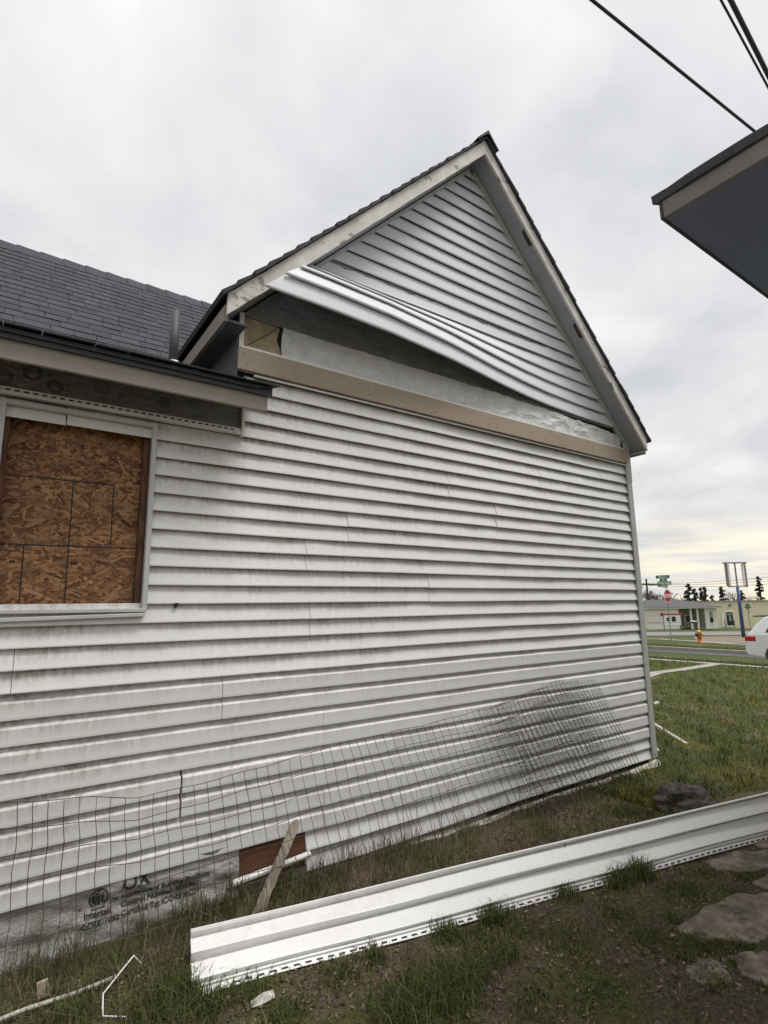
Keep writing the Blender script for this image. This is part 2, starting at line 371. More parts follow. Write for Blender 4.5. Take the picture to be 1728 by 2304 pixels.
def kerb(name, x0, x1):
    b = MB(); n = len(yr)
    for y in yr:
        jx = .02*math.sin(y*1.7); z = float(gz(x0))
        for x, zz in ((x0+jx, -.14), (x0+jx, .015), (x1+jx, .02), (x1+jx, -.14)): b.v.append((x, y, z+zz))
    for i in range(n-1):
        for k in range(3): b.f.append((i*4+k, (i+1)*4+k, (i+1)*4+k+1, i*4+k+1))
    tag(b.build(name, M['concrete']), None, None, kind='structure')
kerb('near_kerb', 20.45, 20.63); kerb('far_kerb', 26.87, 27.05)
sheet('sidewalk', M['concrete'], [[(x+.05*math.sin(y*.9), y) for y in yr] for x in (18.7, 19.2)], .012)
def strip(name, m, cl, w, lift):
    rows = [[], []]
    for i, p in enumerate(cl):
        d = np.array(cl[min(i+1, len(cl)-1)])-np.array(cl[max(i-1, 0)]); d = d/np.linalg.norm(d); nn = np.array([-d[1], d[0]])
        for k in (0, 1): rows[k].append(tuple(np.array(p)+nn*(w/2)*(1 if k else -1)))
    return sheet(name, m, rows, lift)
pa = [G(1440, 1526)[:2], G(1480, 1514)[:2], G(1530, 1508)[:2], G(1575, 1501)[:2], G(1610, 1495)[:2], (18.7, G(1630, 1490)[1])]
strip('worn_path', M['concrete'], [tuple(p) for p in pa], .34, .016)
def quadsheet(name, m, uvs, lift):
    P = [G(*q) for q in uvs]; k = 24
    rows = []
    for s in np.linspace(0, 1, 12):
        a = P[0]*(1-s)+P[1]*s; c = P[3]*(1-s)+P[2]*s
        rows.append([tuple((a*(1-q)+c*q)[:2]) for q in np.linspace(0, 1, k)])
    return sheet(name, m, rows, lift)
quadsheet('side_street', M['asphalt2'], [(1380, 1431.5), (1380, 1423), (1800, 1419.5), (1800, 1428.0)], .02)
quadsheet('gravel_verge', M['gravel'], [(1570, 1446), (1560, 1433), (1790, 1430), (1790, 1451)], .012)
strip('far_sidewalk', M['concrete'], [tuple(G(u, v)[:2]) for u, v in ((1400, 1436.5), (1480, 1438.5), (1560, 1443), (1640, 1449), (1760, 1456))], .9, .024)

# ------------------------------------------------------------------ the damaged house
house = thing('house', 'white vinyl sided house with steep gable, peeling siding and a boarded window', 'house', (3.2, 0, 0))
HF, E1, E2 = 3.0, .1016, .11509
def zrow(k):
    return HF-(min(k, 18)*E1+min(max(k-18, 0), 8)*E2+min(max(k-26, 0), 2)*E1)
CLAP = [(.985, .029), (.8, .0235), (.55, .0150), (.3, .0074), (.08, .0015), (.0, .0), (-.05, .001), (-.05, .008), (-.02, .010)]
DUTCH = [(.985, .031), (.86, .028), (.74, .0205), (.66, .009), (.62, .002), (.585, .0), (.3, .0), (.04, .0), (.0, .0005), (-.05, .001), (-.05, .009), (-.02, .011)]
GABLE = [(.99, .032), (.90, .026), (.60, .0155), (.3, .007), (.05, .001), (.0, .0), (-.06, .001), (-.06, .014), (-.02, .018)]
XR = 5.385
def panel(rows, x0, x1, prof, parent=house, proud=0.0, name='siding_panel', wob=.0016, mat='vinyl', tilt=0.0, dzf=None):
    b = MB(); b.uv = []; nx = max(3, int((x1-x0)/.07)+1); ph = random.uniform(0, 20)
    for k in rows:
        zt, zb = zrow(k-1), zrow(k); base = len(b.v)
        for i in range(nx):
            x = x0+(x1-x0)*i/(nx-1); w = wob*(math.sin(x*3.1+ph)+.7*math.sin(x*7.3+ph*2+k)+.4*math.sin(x*15+k*3)); sg = .0012*math.sin(x*2.3+ph)
            if dzf: sg += dzf(x, k)
            for v, y in prof:
                b.v.append((x, y-w-proud-tilt*(i/(nx-1)), zb+(zt-zb)*v+sg)); b.uv.append((x, v))
        m_ = len(prof)
        for i in range(nx-1):
            for j in range(m_-1): q = base+i*m_+j; b.f.append((q, q+1, q+m_+1, q+m_))
        for i, s in ((0, 1), (nx-1, -1)):     # turned-in ends give the sheet an edge
            q = base+i*m_; nb = len(b.v)
            for j in range(m_): b.v.append((b.v[q+j][0], .040, b.v[q+j][2])); b.uv.append((b.v[q+j][0], prof[j][0]))
            for j in range(m_-1): b.f.append((q+j, q+j+1, nb+j+1, nb+j) if s < 0 else (nb+j, nb+j+1, q+j+1, q+j))
    return b.build(name, M[mat], parent, smooth=True if False else False)
def sag(x, k): return -.028*max(0, (k-23.5)/4.5)**2*math.exp(-((x-2.1)/1.1)**2)
g = .0025
def prow(rows, prof, xs_, gaps=None, **kw):
    for i in range(len(xs_)-1):
        panel(rows, xs_[i]+(0 if i == 0 else g), xs_[i+1]-(0 if i == len(xs_)-2 else 0), prof, proud=.0022*(i % 2), **kw)
prow((1, 2), CLAP, [1.146, 4.90, XR]); prow((3, 4), CLAP, [1.146, 3.95, XR])
prow((5, 6), CLAP, [.648, 2.83, XR]); prow((7, 8), CLAP, [.648, 3.35, XR]); prow((9, 10), CLAP, [.648, 1.9, 4.286, XR])
prow((11, 12), CLAP, [.648, 1.586, 4.6, XR]); prow((13, 14), CLAP, [.648, 2.6, XR])
prow((15, 16), CLAP, [-3.2, 1.618, 4.4, XR]); prow((17, 18), CLAP, [-3.2, .078, 3.754, XR])
prow((19, 20), DUTCH, [-3.2, 1.072, 4.1, XR]); prow((21, 22), DUTCH, [-3.2, 1.715, XR])
panel((23, 24), -3.2, .866, DUTCH); panel((23, 24), .876, XR, DUTCH, proud=.004)
prow((25, 26), DUTCH, [-3.2, 1.724, XR], dzf=sag); prow((27, 28), CLAP, [1.61, XR], dzf=sag)
for k in (5,): panel((5,), -3.2, .20, CLAP); panel((5,), .206, .646, CLAP, proud=.002)
for k in range(6, 15): panel((k,), -3.2, -.10, CLAP)
p_ = PY(397, 1363, -.001); MB().prism([(p_[0]-.012, p_[2]+.014), (p_[0]+.012, p_[2]+.016), (p_[0]+.004, p_[2]-.004), (p_[0]-.006, p_[2]-.012)], -.0035, .02).build('siding_hole', M['black'], house)
# sheathing behind everything, gable included
AP = (3.235, 5.55); SL, SR = 1.008, 1.072
def xl(z): return AP[0]-(AP[1]-z)/SL
def xr(z): return AP[0]+(AP[1]-z)/SR
WX0, WX1, WZ0, WZ1 = -.055, .618, 1.552, 2.545     # window opening
def wall_piece(poly, name='sheathing', m='dark', y0=.048, y1=.14): return MB().prism(poly, y0, y1).build(name, M[m], house)
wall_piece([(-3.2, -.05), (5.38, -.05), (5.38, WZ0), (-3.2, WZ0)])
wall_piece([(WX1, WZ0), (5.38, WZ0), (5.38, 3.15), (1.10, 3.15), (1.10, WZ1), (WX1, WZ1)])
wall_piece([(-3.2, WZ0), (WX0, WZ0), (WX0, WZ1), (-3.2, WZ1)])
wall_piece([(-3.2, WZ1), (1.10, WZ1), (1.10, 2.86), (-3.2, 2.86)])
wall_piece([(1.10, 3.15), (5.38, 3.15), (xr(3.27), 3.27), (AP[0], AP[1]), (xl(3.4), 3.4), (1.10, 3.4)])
# corner post, its joint, and the wall round the corner
b = MB().box((5.36, -.016, .05), (5.425, .0, 2.86)).box((5.425, -.016, .05), (5.44, .06, 2.86)); cp = b.build('corner_post', M['trim_grey'], house)
MB().box((5.357, -.019, 2.82), (5.428, -.001, 3.24)).box((5.428, -.019, 2.82), (5.444, .06, 3.24)).build('corner_post', M['trim_grey'], house)
MB().box((5.38, .062, -.05), (5.43, 6.0, 3.2)).build('end_wall', M['vinyl_shade_grey'], house)
# frieze board with nails, trim above it and drip line under it
fr = MB().box((1.086, -.032, 3.012), (5.362, .012, 3.158)).build('frieze_board', M['frieze'], house, bevel=.002)
for x in (1.13, 1.9, 2.05, 2.7, 3.3, 3.36, 4.0, 4.6, 5.1):
    for dz in (.04, .10): MB().lathe([(.0045, 0), (.0045, .0012)], (0, 0, 0), 6).build('nail_head', M['black'], fr, local=True).matrix_local = Matrix.Translation((x-3.2+random.uniform(-.02, .02), -.0322, 3.012+dz)) @ Matrix.Rotation(math.pi/2, 4, 'X')
MB().box((1.20, -.012, 2.992), (5.36, .0, 3.004)).build('trim_channel', M['trim_white'], house)
b = MB(); b.box((1.092, -.018, 3.160), (5.33, .02, 3.178)).box((1.092, -.018, 3.178), (1.122, .02, 3.40)); b.build('trim_channel', M['trim_white'], house)
# torn house wrap, insulation and an upper sheet in the opened gable, shade put into its colour
def grid_sheet(name, m, fx, nx, nz_, parent=house, kind=None):
    b = MB()
    for i in range(nx+1):
        for j in range(nz_+1): b.v.append(fx(i/nx, j/nz_))
    for i in range(nx):
        for j in range(nz_): q = i*(nz_+1)+j; b.f.append((q, q+nz_+1, q+nz_+2, q+1))
    return b.build(name, m, parent, smooth=True)
def wr(x, z, a=.006): return a*(math.sin(x*9+z*40)+.6*math.sin(x*31-z*22)+.5*math.sin(x*57+z*75)*math.sin(x*3))
def low_wrap(s, t):
    x0 = 1.40+.035*math.sin(t*3.1)-.05*math.sin(math.pi*t); x1 = 5.325; x = x0+(x1-x0)*s; top = 3.392-.06*max(0, (x-3.2)/2)**1.5
    crease = .014*max(0, math.sin(x*24+t*4))**3*math.exp(-((x-4.55)/.55)**2)
    fold = .011*max(0, math.sin(x*13-t*5+math.sin(x*4)))**4*math.sin(math.pi*min(1, t*1.15))+.006*max(0, math.sin(x*37+t*7))**5
    return (x, .012-wr(x, t*.2, .0045)-fold-crease-.010*math.sin(math.pi*t)*math.exp(-((x-1.45)/.2)**2), 3.165+(top-3.165)*t)
grid_sheet('house_wrap', M['wrap'], low_wrap, 150, 14)
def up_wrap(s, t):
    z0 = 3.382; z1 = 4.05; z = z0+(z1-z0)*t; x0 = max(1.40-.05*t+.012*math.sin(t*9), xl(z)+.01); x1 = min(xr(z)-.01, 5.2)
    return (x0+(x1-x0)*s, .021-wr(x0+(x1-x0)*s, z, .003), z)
grid_sheet('shade_toned_sheet', M['wrap_shade'], up_wrap, 90, 14)
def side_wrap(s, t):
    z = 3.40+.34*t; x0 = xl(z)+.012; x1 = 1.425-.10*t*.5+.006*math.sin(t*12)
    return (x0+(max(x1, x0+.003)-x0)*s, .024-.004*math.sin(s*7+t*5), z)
grid_sheet('shade_toned_sheet', M['wrap_shade'], side_wrap, 14, 10)
MB().prism([(1.124, 3.18), (1.43, 3.18), (1.385, 3.24), (1.36, 3.30), (1.38, 3.385), (1.30, 3.395), (1.124, 3.395)], .022, .047).build('insulation_board', M['osb_plain'], house)
MB().tube([(1.135, .020, 3.185), (1.25, .018, 3.28), (1.36, .019, 3.375)], .0022, 5).build('crack', M['black'], house)
# gable siding: five intact pairs and the loose lower-left flap
EG = .127; Z0G = 3.427
def wfun(z):
    return float(np.interp(z, [3.40, 3.556, 3.683, 3.81, 3.90, 3.94], [1.0, 1.02, .85, .46, .10, 0.0]))
def afun(x): return float(np.interp(x, [1.0, 1.6, 2.1, 2.7, 3.35, 3.8, 4.15, 4.6], [.30, .29, .265, .20, .105, .05, .018, 0.0]))
def gable_panel(n0, n1):
    b = MB(); b.uv = []; ph = random.uniform(0, 9)
    for n in range(n0, n1):
        zb = Z0G+EG*n; base = len(b.v); nx = 60; m_ = len(GABLE)
        for i in range(nx+1):
            t = i/nx
            for v, y in GABLE:
                z = min(zb+EG*v, AP[1]-.02); x0 = max(xl(z), 1.10)+.012; x1 = xr(z)-.006
                x = x0+(x1-x0)*t; a = afun(x); w = wfun(z); dlt = a*w
                wv = .0014*math.sin(x*4+ph+n)
                zz = z+.11*dlt-.02*max(0, (x-3.0)/2.2)*(1 if n < 4 else .3)
                b.v.append((x+.012*dlt/.3, y-dlt-wv, zz)); b.uv.append((x, v))
        for i in range(nx):
            for j in range(m_-1): q = base+i*m_+j; b.f.append((q, q+1, q+m_+1, q+m_))
    o = b.build('siding_panel', M['vinyl_shade_grey'], house)
    if n0 < 4:
        sol = o.modifiers.new('thickness', 'SOLIDIFY'); sol.thickness = .002; sol.offset = 1
        o['label'] = 'loose panel pulled away from the gable at its left end'
    return o
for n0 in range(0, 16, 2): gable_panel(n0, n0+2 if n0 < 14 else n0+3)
# J channel round the gable siding along both rakes
def rake_bar(xf, z0, z1, y0, y1, off0, off1, name, m, nseg=1, parent=house):
    b = MB()
    for i in range(nseg+1):
        z = z0+(z1-z0)*i/nseg
        for (yy, o_) in ((y0, off0), (y1, off0), (y1, off1), (y0, off1)): b.v.append((xf(z), yy, z+o_))
    for i in range(nseg):
        for k in range(4): b.f.append((i*4+k, i*4+(k+1) % 4, (i+1)*4+(k+1) % 4, (i+1)*4+k))
    b.f += [(0, 1, 2, 3), (nseg*4+3, nseg*4+2, nseg*4+1, nseg*4)]
    bm = b.build(name, m, parent); 
    return bm
rake_bar(xl, 3.70, AP[1]-.03, -.022, .02, -.034, -.003, 'gable_channel', M['trim_grey'])
rake_bar(xr, 3.24, AP[1]-.03, -.022, .02, -.034, -.003, 'gable_channel', M['trim_grey'])
# rake fascia boards, soffits and roof deck
FV = .135
rl = rake_bar(xl, 3.249, AP[1], -.196, -.172, 0.0, FV, 'rake_board', M['rake'], 40)
rr = rake_bar(xr, 3.13, AP[1]-.0, -.193, -.171, 0.0, FV+.005, 'rake_board', M['rake'], 40)
for o in (rl, rr):
    for v in o.data.vertices:
        if v.co.y < -.18: v.co.z += .0025*math.sin(v.co.x*41)+.002*math.sin(v.co.x*97)
rake_bar(xl, 3.26, AP[1], -.170, 6.0, .010, .030, 'rake_soffit', M['soffit'])
rake_bar(xr, 3.14, AP[1], -.170, 6.0, .010, .030, 'rake_soffit', M['soffit'])
for z in (5.02, 4.28):
    MB().add([(xr(z), -.165, z+.0085), (xr(z-.13), -.165, z-.13+.0085), (xr(z-.12), -.125, z-.12+.0085), (xr(z-.02), -.13, z-.02+.0085)], [(0, 1, 2, 3)]).build('soffit_stain', M['dark'], house)  # dark flat pieces added as the two soffit stains
# eave boards along both sides of the gable roof
MB().box((.945, -.165, 3.225), (.968, 5.0, 3.325)).build('eave_board', M['fascia'], house)
MB().box((5.49, -.16, 3.105), (5.512, 6.0, 3.205)).build('eave_board', M['fascia'], house)
MB().box((5.425, -.168, 3.11), (5.488, 6.0, 3.125)).build('eave_soffit', M['soffit'], house)
# gable roof: shingle courses stepping up each slope
roof = MB().add([(xl(3.26), -.20, 3.26+FV+.002), (AP[0], -.20, AP[1]+FV+.002), (AP[0], 6, AP[1]+FV+.002), (xl(3.26), 6, 3.26+FV+.002), (xr(3.14), -.20, 3.14+FV+.007), (xr(3.14), 6, 3.14+FV+.007)], [(0, 1, 2, 3), (1, 4, 5, 2)]).build('gable_roof', M['drip'], house)
def course(xf, s, z_b, z_t, i):
    b = MB(); e = .012; j = .002*math.sin(i*2.7)+random.uniform(-.002, .002); lift = FV+.006
    y0 = -.218+random.uniform(-.007, .005); th = .020
    xb, xt = xf(z_b), xf(z_t)
    b.hexa([(xb, y0, z_b+lift), (xt, y0, z_t+lift), (xt, 6, z_t+lift), (xb, 6, z_b+lift), (xb+s*e, y0, z_b+lift+th+.004+j), (xt, y0, z_t+lift+th-.004), (xt, 6, z_t+lift+th-.004), (xb+s*e, 6, z_b+lift+th+.004+j)])
    b.build('shingle_course', M['shingle'], roof)
nC = 24
for i in range(nC):
    a = 3.215+(AP[1]-3.215)*i/nC; c = 3.215+(AP[1]-3.215)*(i+1.12)/nC; course(xl, -1, a, min(c, AP[1]), i)
    a = 3.085+(AP[1]-3.085)*i/nC; c = 3.085+(AP[1]-3.085)*(i+1.12)/nC; course(xr, 1, a, min(c, AP[1]), i+50)
for k in range(22):
    y0 = -.245+k*.14; z = AP[1]+FV+.055; h = .011*(k == 0)
    MB().add([(AP[0]-.13, y0, z-.125), (AP[0], y0, z+.012), (AP[0]+.125, y0, z-.130), (AP[0]-.13, y0+.30, z-.135), (AP[0], y0+.30, z), (AP[0]+.125, y0+.30, z-.14), (AP[0]-.13, y0, z-.148), (AP[0], y0, z-.02), (AP[0]+.125, y0, z-.152)],
             [(0, 1, 4, 3), (1, 2, 5, 4), (0, 6, 7, 1), (1, 7, 8, 2)]).build('ridge_cap', M['shingle'], roof)
# low wing: side wall above it, fascia, drip edge, roof and shingles
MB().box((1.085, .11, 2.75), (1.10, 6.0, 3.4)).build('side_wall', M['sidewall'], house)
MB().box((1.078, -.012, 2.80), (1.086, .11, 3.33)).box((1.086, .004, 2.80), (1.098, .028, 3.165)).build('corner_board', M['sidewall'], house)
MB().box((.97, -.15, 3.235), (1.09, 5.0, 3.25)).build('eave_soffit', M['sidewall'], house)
EY, EZ, KY, KS = -.335, 2.805, .82, .30
KZ = EZ+KS*(KY-EY); RY = 2.58
def rz_(y): return EZ+KS*(y-EY) if y < KY else KZ+1.0*(y-KY)
MB().add([(-3.2, -.30, 2.655), (1.172, -.30, 2.662), (1.172, -.275, 2.662), (-3.2, -.275, 2.655), (-3.2, -.30, 2.757), (1.176, -.30, 2.766), (1.176, -.275, 2.766), (-3.2, -.275, 2.757)],
         [(0,3,2,1),(4,5,6,7),(0,1,5,4),(1,2,6,5),(2,3,7,6),(3,0,4,7)]).build('wing_fascia', M['fascia'], house, bevel=.002)
MB().box((-3.2, -.312, 2.752), (1.196, -.300, 2.803)).box((-3.2, -.318, 2.750), (1.19, -.312, 2.758)).build('drip_edge', M['drip'], house)
b = MB(); b.add([(-3.2, EY+.01, rz_(EY+.01)-.03), (1.075, EY+.01, rz_(EY+.01)-.03), (1.075, KY, KZ-.03), (-3.2, KY, KZ-.03),
                 (-3.2, EY+.01, rz_(EY+.01)-.008), (1.2, EY+.01, rz_(EY+.01)-.008), (1.2, -.02, rz_(-.02)-.008), (1.075, -.02, rz_(-.02)-.008), (1.075, KY, KZ-.008), (-3.2, KY, KZ-.008)],
                [(0, 3, 2, 1), (4, 5, 6, 7, 8, 9), (0, 1, 5, 4), (1, 2, 8, 7, 6, 5), (3, 0, 4, 9)])
b.add([(-3.2, KY, KZ-.008), (1.075, KY, KZ-.008), (1.075, 1.05, rz_(1.05)-.008), (2.45, RY, rz_(RY)-.008), (-3.2, RY, rz_(RY)-.008)], [(0, 1, 2, 3, 4)])
b.add([(-3.2, RY, rz_(RY)-.008), (2.45, RY, rz_(RY)-.008), (2.45, 5.0, KZ-.8), (-3.2, 5.0, KZ-.8)], [(0, 1, 2, 3)])
wroof = b.build('wing_roof', M['drip'], house)
def shmesh(w):
    b = MB(); b.box((0, 0, 0), (w-.004, .175, .007)); me = bpy.data.meshes.new('shingle'); me.from_pydata(b.v, [], b.f); me.materials.append(M['shingle']); return me
SH = {w: shmesh(w) for w in (.12, .15, .19, .22)}
rest = MB()
def shingle_row(y, z, ang, lim):
    x = -.80+random.uniform(-.1, 0); xs0 = x; x = -3.2; ca, sa = math.cos(ang-.045), math.sin(ang-.045)
    while x < xs0-.001:      # the part of the roof left of the picture
        w = min(random.choice(list(SH)), xs0-x); P8 = []
        for h_ in (0, .007):
            for px, py in ((0, 0), (w-.004, 0), (w-.004, .175), (0, .175)): P8.append((x+px, y+py*ca-h_*sa, z+.004+py*sa+h_*ca))
        rest.hexa(P8); x += max(w, .01)
    x = xs0
    while x < lim-.02:
        w = random.choice(list(SH))
        if x+w > lim+.05: w = .12
        o = bpy.data.objects.new('shingle', SH[w]); link(o, wroof); lift = .003+random.uniform(0, .0025)
        o.location = (x-3.2, y, z+lift); o.rotation_euler = (ang-.045+random.uniform(-.006, .006), random.uniform(-.006, .006), random.uniform(-.006, .006)); x += w
a1 = math.atan(KS)
for i in range(3):
    y = EY-.02+i*.142*math.cos(a1); shingle_row(y, EZ+KS*(y-EY), a1, 1.20 if y < -.05 else 1.07)
y = 1.02
while y < RY-.06:
    z = rz_(y); shingle_row(y, z, math.pi/4, 1.07 if y < 1.05 else z-2.46+.05); y += .118*math.cos(math.pi/4)
rest.build('shingle_field', M['shingle'], wroof, kind='stuff')
for k in range(29):
    x = -3.2+k*.19; z = rz_(RY)+.015
    MB().add([(x, RY-.13, z-.128), (x, RY, z+.016), (x, RY+.13, z-.115), (x+.25, RY-.13, z-.142), (x+.25, RY, z), (x+.25, RY+.13, z-.13), (x, RY-.13, z-.148), (x, RY, z-.006)],
             [(0, 3, 4, 1), (1, 4, 5, 2), (0, 1, 7, 6)]).build('ridge_cap', M['shingle'], wroof)
b = MB().lathe([(.074, 0), (.060, .030), (.030, .055), (.027, .06)], (.690, -.10, 2.865), 20); b.build('vent_flashing', M['galv'], house, smooth=True)
MB().lathe([(.0245, 0), (.0245, .36), (.021, .36), (.021, .30)], (.685, -.10, 2.87), 16).build('vent_pipe', M['pipe'], house, smooth=True)
MB().box((1.12, -.10, 2.845), (1.16, -.02, 2.93)).build('roof_bracket', M['galv'], house)
# bare printed wrap under the wing eave, J channel with slots
grid_sheet('house_wrap', M['wrap_print'], lambda s, t: (-3.2+4.335*s, .010-wr(-3.2+4.335*s, t, .003), 2.612+.21*t), 120, 6)
jc = MB().box((-3.2, -.014, 2.594), (1.142, .02, 2.610)).box((-3.2, -.004, 2.610), (1.142, .004, 2.634)).box((1.130, -.016, 2.585), (1.146, .02, 2.80)).build('soffit_channel', M['trim_white'], house)
for i in range(40):
    x = -.42+i*.039
    if x < 1.1: MB().box((x, -.0052, 2.617), (x+.022, -.0042, 2.625)).build('nail_slot', M['black'], jc)
# window: trim, jambs, strand board with cut lines
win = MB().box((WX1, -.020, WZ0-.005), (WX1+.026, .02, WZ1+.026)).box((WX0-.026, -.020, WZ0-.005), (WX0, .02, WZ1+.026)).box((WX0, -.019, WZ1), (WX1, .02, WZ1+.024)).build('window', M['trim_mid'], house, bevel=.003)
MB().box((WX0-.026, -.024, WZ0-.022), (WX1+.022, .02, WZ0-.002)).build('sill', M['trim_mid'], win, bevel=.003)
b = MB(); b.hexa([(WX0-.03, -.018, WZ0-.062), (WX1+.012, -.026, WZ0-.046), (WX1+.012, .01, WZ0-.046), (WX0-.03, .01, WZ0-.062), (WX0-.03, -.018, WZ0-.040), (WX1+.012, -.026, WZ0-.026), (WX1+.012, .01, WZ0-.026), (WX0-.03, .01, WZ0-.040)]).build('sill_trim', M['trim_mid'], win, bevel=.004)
BY = .095
MB().box((WX1-.028, .037, WZ0), (WX1-.0005, BY+.02, WZ1)).build('jamb', M['jamb'], win)
MB().box((WX0+.0005, .021, WZ0), (WX0+.02, BY+.02, WZ1)).build('jamb', M['jamb'], win)
MB().box((WX0+.02, .021, WZ1-.022), (WX1-.028, BY+.02, WZ1-.0005)).build('jamb', M['jamb'], win)
MB().box((WX0+.02, .024, WZ1-.05), (WX1-.028, .034, WZ1-.024)).build('blind_rail', M['trim_grey'], win)
board = MB().box((WX0+.02, BY, WZ0), (WX1-.028, BY+.012, WZ1-.022)).build('strand_board', M['jamb'], win)
b = MB(); b.c = []; nF = 3200
for i in range(nF):
    cx = random.uniform(WX0+.02, WX1-.03); cz = random.uniform(WZ0, WZ1-.022); ln = random.uniform(.022, .10)*random.choice((.4, 1, 1.1)); wd = random.uniform(.004, .018)
    a = random.gauss(0, .55) if random.random() < .8 else random.uniform(-1.6, 1.6); ca, sa = math.cos(a), math.sin(a); y = BY-.0004-i*6e-7; n = len(b.v)
    sk = random.uniform(-.006, .006)
    for px, pz in ((-ln/2, -wd/2), (ln/2, -wd/2+sk*.3), (ln/2+sk, wd/2), (-ln/2-sk*.5, wd/2)):
        b.v.append((min(max(cx+px*ca-pz*sa, WX0+.0205), WX1-.0285), y-.0006*random.random(), min(max(cz+px*sa+pz*ca, WZ0+.0005), WZ1-.023)))
    tv = random.random(); c0 = np.array((.12, .047, .023)); c1 = np.array((.42, .235, .115)); cc = c0+(c1-c0)*tv**1.1
    if random.random() < .10: cc = cc*.5
    b.c += [tuple(cc)]*4; b.f.append((n, n+1, n+2, n+3))
b.build('board_strands', M['tint'], board, kind='stuff')
for p, q in (((WX0+.02, 2.214), (.463, 2.217)), ((WX0+.02, 1.868), (.589, 1.875)), ((.265, 2.213), (.271, WZ0+.002)), ((.458, 2.213), (.463, 1.878)), ((.075, 1.869), (.08, WZ0+.002))):
    (xa, za), (xb, zb) = p, q; w = .003
    dx, dz = (0, w) if abs(xb-xa) > abs(zb-za) else (w, 0)
    MB().add([(xa-dx, BY-.0035, za-dz), (xb-dx, BY-.0035, zb-dz), (xb+dx, BY-.0035, zb+dz), (xa+dx, BY-.0035, za+dz)]+[(xa-dx, BY, za-dz), (xb-dx, BY, zb-dz), (xb+dx, BY, zb+dz), (xa+dx, BY, za+dz)],
             [(0, 1, 2, 3), (0, 4, 5, 1), (1, 5, 6, 2), (2, 6, 7, 3), (3, 7, 4, 0)]).build('ruled_line', M['black'], board)
# base of the wall: house wrap with print, bare patch, starter strip, skirt
def base_wrap(s, t):
    x = -1.6+2.80*s; z = -.03+.30*t; e = 1.19-.02*math.sin(t*6); x = min(x, e+.02)
    return (x, .012-.010*(1-t)-wr(x*.7, z*1.2, .0065)-.02*math.exp(-((z-.02)/.05)**2)-.015*math.exp(-((x-1.08)/.10)**2), z)
bw = grid_sheet('house_wrap', M['wrap_low'], base_wrap, 110, 26)
bw['label'] = 'printed grey house wrap bared at the foot of the wall'
def wrap_y(x, z):
    s = (x+1.6)/2.80; t = (z+.03)/.30; return base_wrap(s, t)[1]
def wrap_text(body, size, x, z, rot=0.0, shear=0.0):
    mt = Matrix.Translation((x-3.2, 0, z)) @ Matrix.Rotation(rot, 4, 'Y') @ Matrix.Rotation(math.pi/2, 4, 'X')
    o = text_mesh('printed_text', body, size, mt, M['black'], bw, .0002)
    for v in o.data.vertices: v.co.y += wrap_y(v.co.x+3.2, v.co.z)-.0035
    return o
wrap_text('Intertek', .036, .452, .118); wrap_text('CCRR-1052', .034, .440, .078)
wrap_text('HomeGuard Building Products', .034, .612, .158); wrap_text('Control Number: 5011961', .034, .612, .122); wrap_text('Certified To: ICC-ES AC39', .034, .612, .086)
wrap_text('OX', .085, .612, .196); wrap_text('c', .026, .430, .155); wrap_text('us', .026, .572, .165)
b = MB()
cx0, cz0 = .512, .192
def ring(r0, r1, a0, a1, k=22):
    n = len(b.v)
    for i in range(k+1):
        a = a0+(a1-a0)*i/k
        for r in (r0, r1): b.v.append((cx0+r*math.cos(a), 0, cz0+r*math.sin(a)))
    for i in range(k): b.f.append((n+2*i, n+2*i+1, n+2*i+3, n+2*i+2))
ring(.036, .042, math.radians(-60), math.radians(240)); ring(.022, .030, math.radians(110), math.radians(250), 10)
for x0, x1, z0, z1 in ((-.020, -.008, -.024, .022), (-.004, .006, -.030, .036), (.012, .020, -.024, .022), (-.020, .004, .016, .022), (.012, .028, -.024, -.018), (-.03, .03, -.046, -.041)):
    n = len(b.v); b.v += [(cx0+x0, 0, cz0+z0), (cx0+x1, 0, cz0+z0), (cx0+x1, 0, cz0+z1), (cx0+x0, 0, cz0+z1)]; b.f.append((n, n+1, n+2, n+3))
b.v = [(x, wrap_y(x, z)-.0036, z) for x, _, z in b.v]; b.build('printed_mark', M['black'], bw)
MB().box((1.20, .020, .05), (1.608, .047, .262)).build('bare_sheathing', M['patch'], house)
MB().tube([(1.16, -.012, .083), (1.40, -.014, .10), (1.625, -.010, .115)], .017, 8).build('starter_strip', M['trim_white'], house)
MB().box((1.20, .010, -.06), (3.1, .029, .046)).build('skirt_board', M['fascia'], house)
# bent flashing that has dropped from the wall foot
def skirt(s, t):
    x = 2.35+3.02*s; lift = .03*max(0, (s-.72)/.28)**1.5; curl = .022*max(0, (s-.80)/.2)
    return (x+.03*math.sin(t*3)*max(0, s-.85)*4, -.035-.012*math.sin(s*9)-.04*(1-t)-curl*(1-t), -.015+.032*t+lift*t+.006*math.sin(s*31)*(1-t))
o = grid_sheet('fallen_flashing', M['dirty_white'], skirt, 60, 5); o.parent = None; o.location = (0, 0, 0)
for v in o.data.vertices: v.co.x += 3.2
sm = o.modifiers.new('thickness', 'SOLIDIFY'); sm.thickness = .002
tag(o, 'long bent white flashing strip dropped along the foot of the siding', 'flashing')

